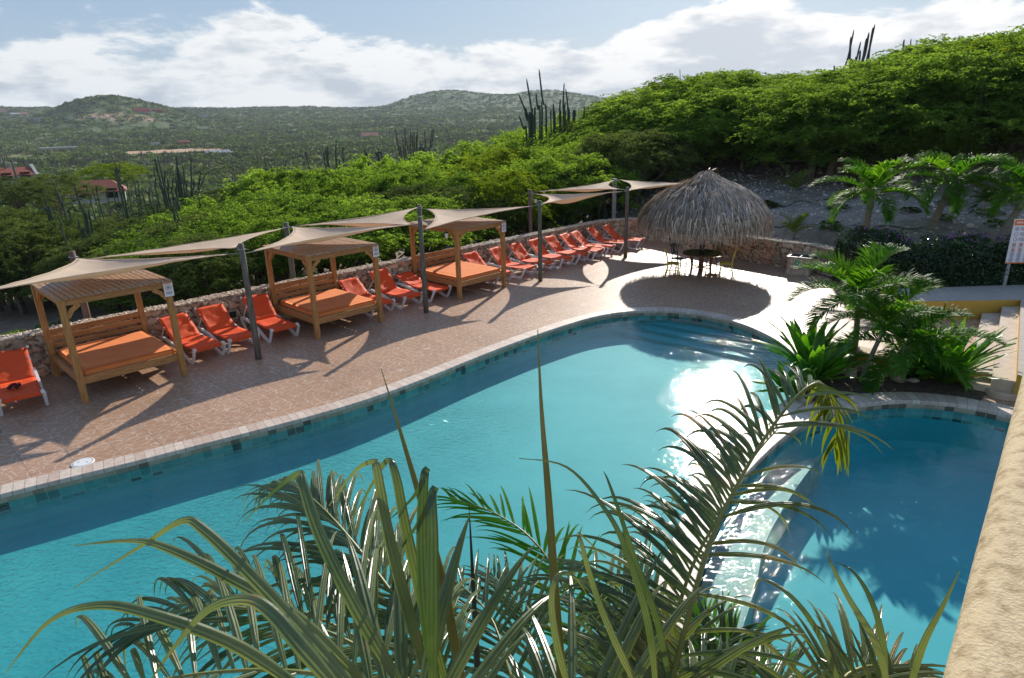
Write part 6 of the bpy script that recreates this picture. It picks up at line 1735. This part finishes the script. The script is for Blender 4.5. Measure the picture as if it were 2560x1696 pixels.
fr(Cc, [(1850, 1790, 2.4), (1840, 1640, 2.6), (1800, 1560, 2.8), (1720, 1530, 3.0)], 28, .5, .020, 12, (66, 30), .5, .3)
fr(Cc, [(1900, 1790, 2.2), (1920, 1640, 2.3), (1960, 1560, 2.45), (2040, 1540, 2.6), (2120, 1580, 2.7)], 28, .5, .020, 13, (70, 30), .5, .35)
fr(Cc, [(2000, 1800, 2.2), (2030, 1690, 2.3), (2080, 1630, 2.4), (2140, 1620, 2.5)], 20, .44, .020, 14, (74, 34), .5, .4)
fr(Cc, [(1800, 1800, 2.2), (1700, 1660, 2.3), (1560, 1600, 2.45), (1420, 1620, 2.6)], 30, .52, .025, 15, (70, 34), .5, .35)
fr(A, [(1080, 1700, 1.9), (900, 1540, 2.1), (700, 1440, 2.35), (480, 1400, 2.6), (300, 1450, 2.8)], 26, 1.0, .028, 21, (60, 30), .95, .30, (.6, 1), early=.25)
fr(A, [(1250, 1780, 2.6), (1240, 1560, 2.9), (1210, 1420, 3.2), (1140, 1330, 3.5)], 30, .62, .022, 24, (56, 24), .5, .2)
fr(B, [(1540, 1780, 2.3), (1530, 1600, 2.5), (1490, 1460, 2.7), (1420, 1350, 2.9), (1350, 1300, 3.1)], 34, .70, .024, 26, (60, 26), .55, .2, (1, .8), early=.2)
fr(B, [(1500, 1780, 1.9), (1540, 1660, 2.0), (1560, 1560, 2.1), (1570, 1480, 2.2)], 22, .62, .034, 27, (66, 40), .3, .45, (1, .3))
fr(B, [(1840, 925, 2.95), (1880, 890, 3.0), (1915, 900, 3.05), (1935, 980, 3.1), (1930, 1040, 3.15)], 16, .34, .020, 28, (60, 20), 1.6, -.2, (.8, 1), m=M_palmy, rr=.006)
fr(Cc, [(1640, 1780, 2.6), (1620, 1640, 2.8), (1640, 1540, 3.0), (1700, 1460, 3.2)], 34, .5, .022, 29, (62, 30), .45, .3)
fr(Cc, [(1980, 1790, 2.4), (2000, 1680, 2.5), (2050, 1620, 2.6), (2110, 1610, 2.7)], 30, .40, .016, 31, (68, 30), .55, .4, early=.2)
# unopened spear leaves and long single blades
def spear(t, pts, r, m, name='spear', flat=False):
    P = catmull([at(*c) for c in pts], 6, False); P = [p - t.location for p in P]; n = len(P)
    b = MB(); rad = [max(.0015, r * (1 - (i / (n - 1)) ** 1.6)) for i in range(n)]
    if flat:
        vs = []; fs = []
        for i, p in enumerate(P):
            tg = (P[min(i + 1, n - 1)] - P[max(i - 1, 0)]).normalized(); s = tg.cross((p + t.location - Vector((0, 0, CAM_H))).normalized()).normalized(); nn = s.cross(tg)
            w = rad[i] * (.35 + .65 * min(1, i / 5))
            vs += [p - s * w + nn * w * .34, p - s * w * .66 + nn * w * .05, p - s * w * .33 + nn * w * .14, p, p + s * w * .33 + nn * w * .14, p + s * w * .66 + nn * w * .05, p + s * w + nn * w * .34]
        for i in range(n - 1):
            for k in range(6): fs.append((i * 7 + k, i * 7 + k + 1, i * 7 + k + 8, i * 7 + k + 7))
        b.add(vs, fs)
    else: b.tube(P, rad, 8, flat=.75)
    b.build(name, m, t, not flat)
spear(A, [(1075, 1640, 1.95), (1035, 1400, 2.0), (990, 1220, 2.05), (935, 1030, 2.1), (881, 852, 2.15)], .020, M_spear)
spear(B, [(1305, 1650, 1.95), (1285, 1400, 2.0), (1268, 1150, 2.05), (1252, 950, 2.1), (1243, 762, 2.15)], .019, M_spear)
spear(A, [(1108, 1640, 2.6), (1100, 1480, 2.65), (1092, 1320, 2.7), (1084, 1165, 2.75)], .018, simple('shaded_spear', (.012, .018, .012), (.02, .03, .02), rough=.5))  # spear leaf in shade: the shade is put into its near-black colour
bl = [  # long bending blades close to the camera
 (A, [(1010, 1640, 1.75), (940, 1400, 1.8), (895, 1220, 1.85), (872, 1090, 1.9), (862, 1068, 1.93), (820, 1090, 2.0), (760, 1170, 2.1)]),
 (A, [(1050, 1640, 1.8), (985, 1420, 1.85), (940, 1230, 1.9), (915, 1100, 1.95), (895, 1066, 2.0), (860, 1120, 2.05), (800, 1230, 2.1)]),
 (A, [(1000, 1640, 1.6), (1000, 1400, 1.65), (1000, 1240, 1.7), (998, 1150, 1.75), (1004, 1135, 1.78), (960, 1220, 1.85), (880, 1330, 1.95)]),
 (A, [(1020, 1640, 1.7), (985, 1430, 1.72), (975, 1250, 1.78), (980, 1110, 1.8), (985, 1090, 1.84), (955, 1150, 1.9), (890, 1210, 2.0)]),
 (A, [(960, 1640, 1.5), (830, 1420, 1.6), (740, 1240, 1.7), (700, 1120, 1.8), (690, 1095, 1.85), (640, 1130, 1.95), (560, 1210, 2.1)]),
 (A, [(860, 1640, 1.5), (720, 1480, 1.6), (580, 1330, 1.7), (470, 1225, 1.8), (420, 1205, 1.85), (330, 1260, 1.95), (170, 1360, 2.1)]),
 (A, [(820, 1640, 1.35), (700, 1500, 1.42), (620, 1410, 1.5), (560, 1385, 1.55), (480, 1410, 1.6), (400, 1500, 1.65), (330, 1600, 1.7)]),
 (A, [(900, 1640, 1.6), (700, 1440, 1.7), (520, 1330, 1.8), (380, 1265, 1.9), (300, 1250, 1.95), (170, 1262, 2.1)]),
 (A, [(760, 1640, 1.7), (560, 1500, 1.8), (350, 1420, 1.9), (220, 1400, 2.0), (110, 1440, 2.1), (10, 1560, 2.2)]),
 (B, [(1330, 1640, 1.6), (1290, 1500, 1.65), (1275, 1390, 1.7), (1290, 1330, 1.75), (1330, 1335, 1.8), (1370, 1400, 1.9)]),
 (B, [(1500, 1640, 1.7), (1430, 1500, 1.75), (1380, 1380, 1.8), (1345, 1260, 1.85), (1340, 1235, 1.9), (1400, 1290, 2.0)]),
 (B, [(1520, 1640, 1.7), (1500, 1450, 1.75), (1450, 1280, 1.8), (1400, 1180, 1.85), (1310, 1080, 1.95), (1200, 1060, 2.05)]),
 (B, [(1560, 1640, 1.9), (1520, 1440, 1.95), (1470, 1300, 2.0), (1430, 1180, 2.05), (1405, 1110, 2.1), (1395, 1090, 2.12)]),
 (Cc, [(2060, 1640, 2.0), (2030, 1500, 2.05), (1960, 1380, 2.1), (1920, 1300, 2.15), (1912, 1270, 2.2)]),
 (Cc, [(2090, 1640, 2.0), (2130, 1500, 2.05), (2180, 1400, 2.1), (2218, 1320, 2.15)]),
 (Cc, [(2050, 1640, 2.2), (2040, 1480, 2.25), (2010, 1380, 2.3), (1970, 1320, 2.35), (1930, 1300, 2.4)]),
 (Cc, [(1960, 1640, 2.3), (1900, 1480, 2.35), (1830, 1380, 2.4), (1760, 1340, 2.5), (1740, 1370, 2.55)]),
]
for i, (t_, p) in enumerate(bl): spear(t_, p, .021 if i < 9 else .013, M_coco, 'blade', True)
for t_, zt in ((A, 3.0), (B, 3.0), (Cc, 2.4)):
    b = MB(); b.tube([(0, 0, 0), (.03, .02, 1.5), (0, 0, zt - .5), (0, 0, zt)], [.16, .12, .11, .07], 12); b.build('trunk', M_ptrunk, t_, True)
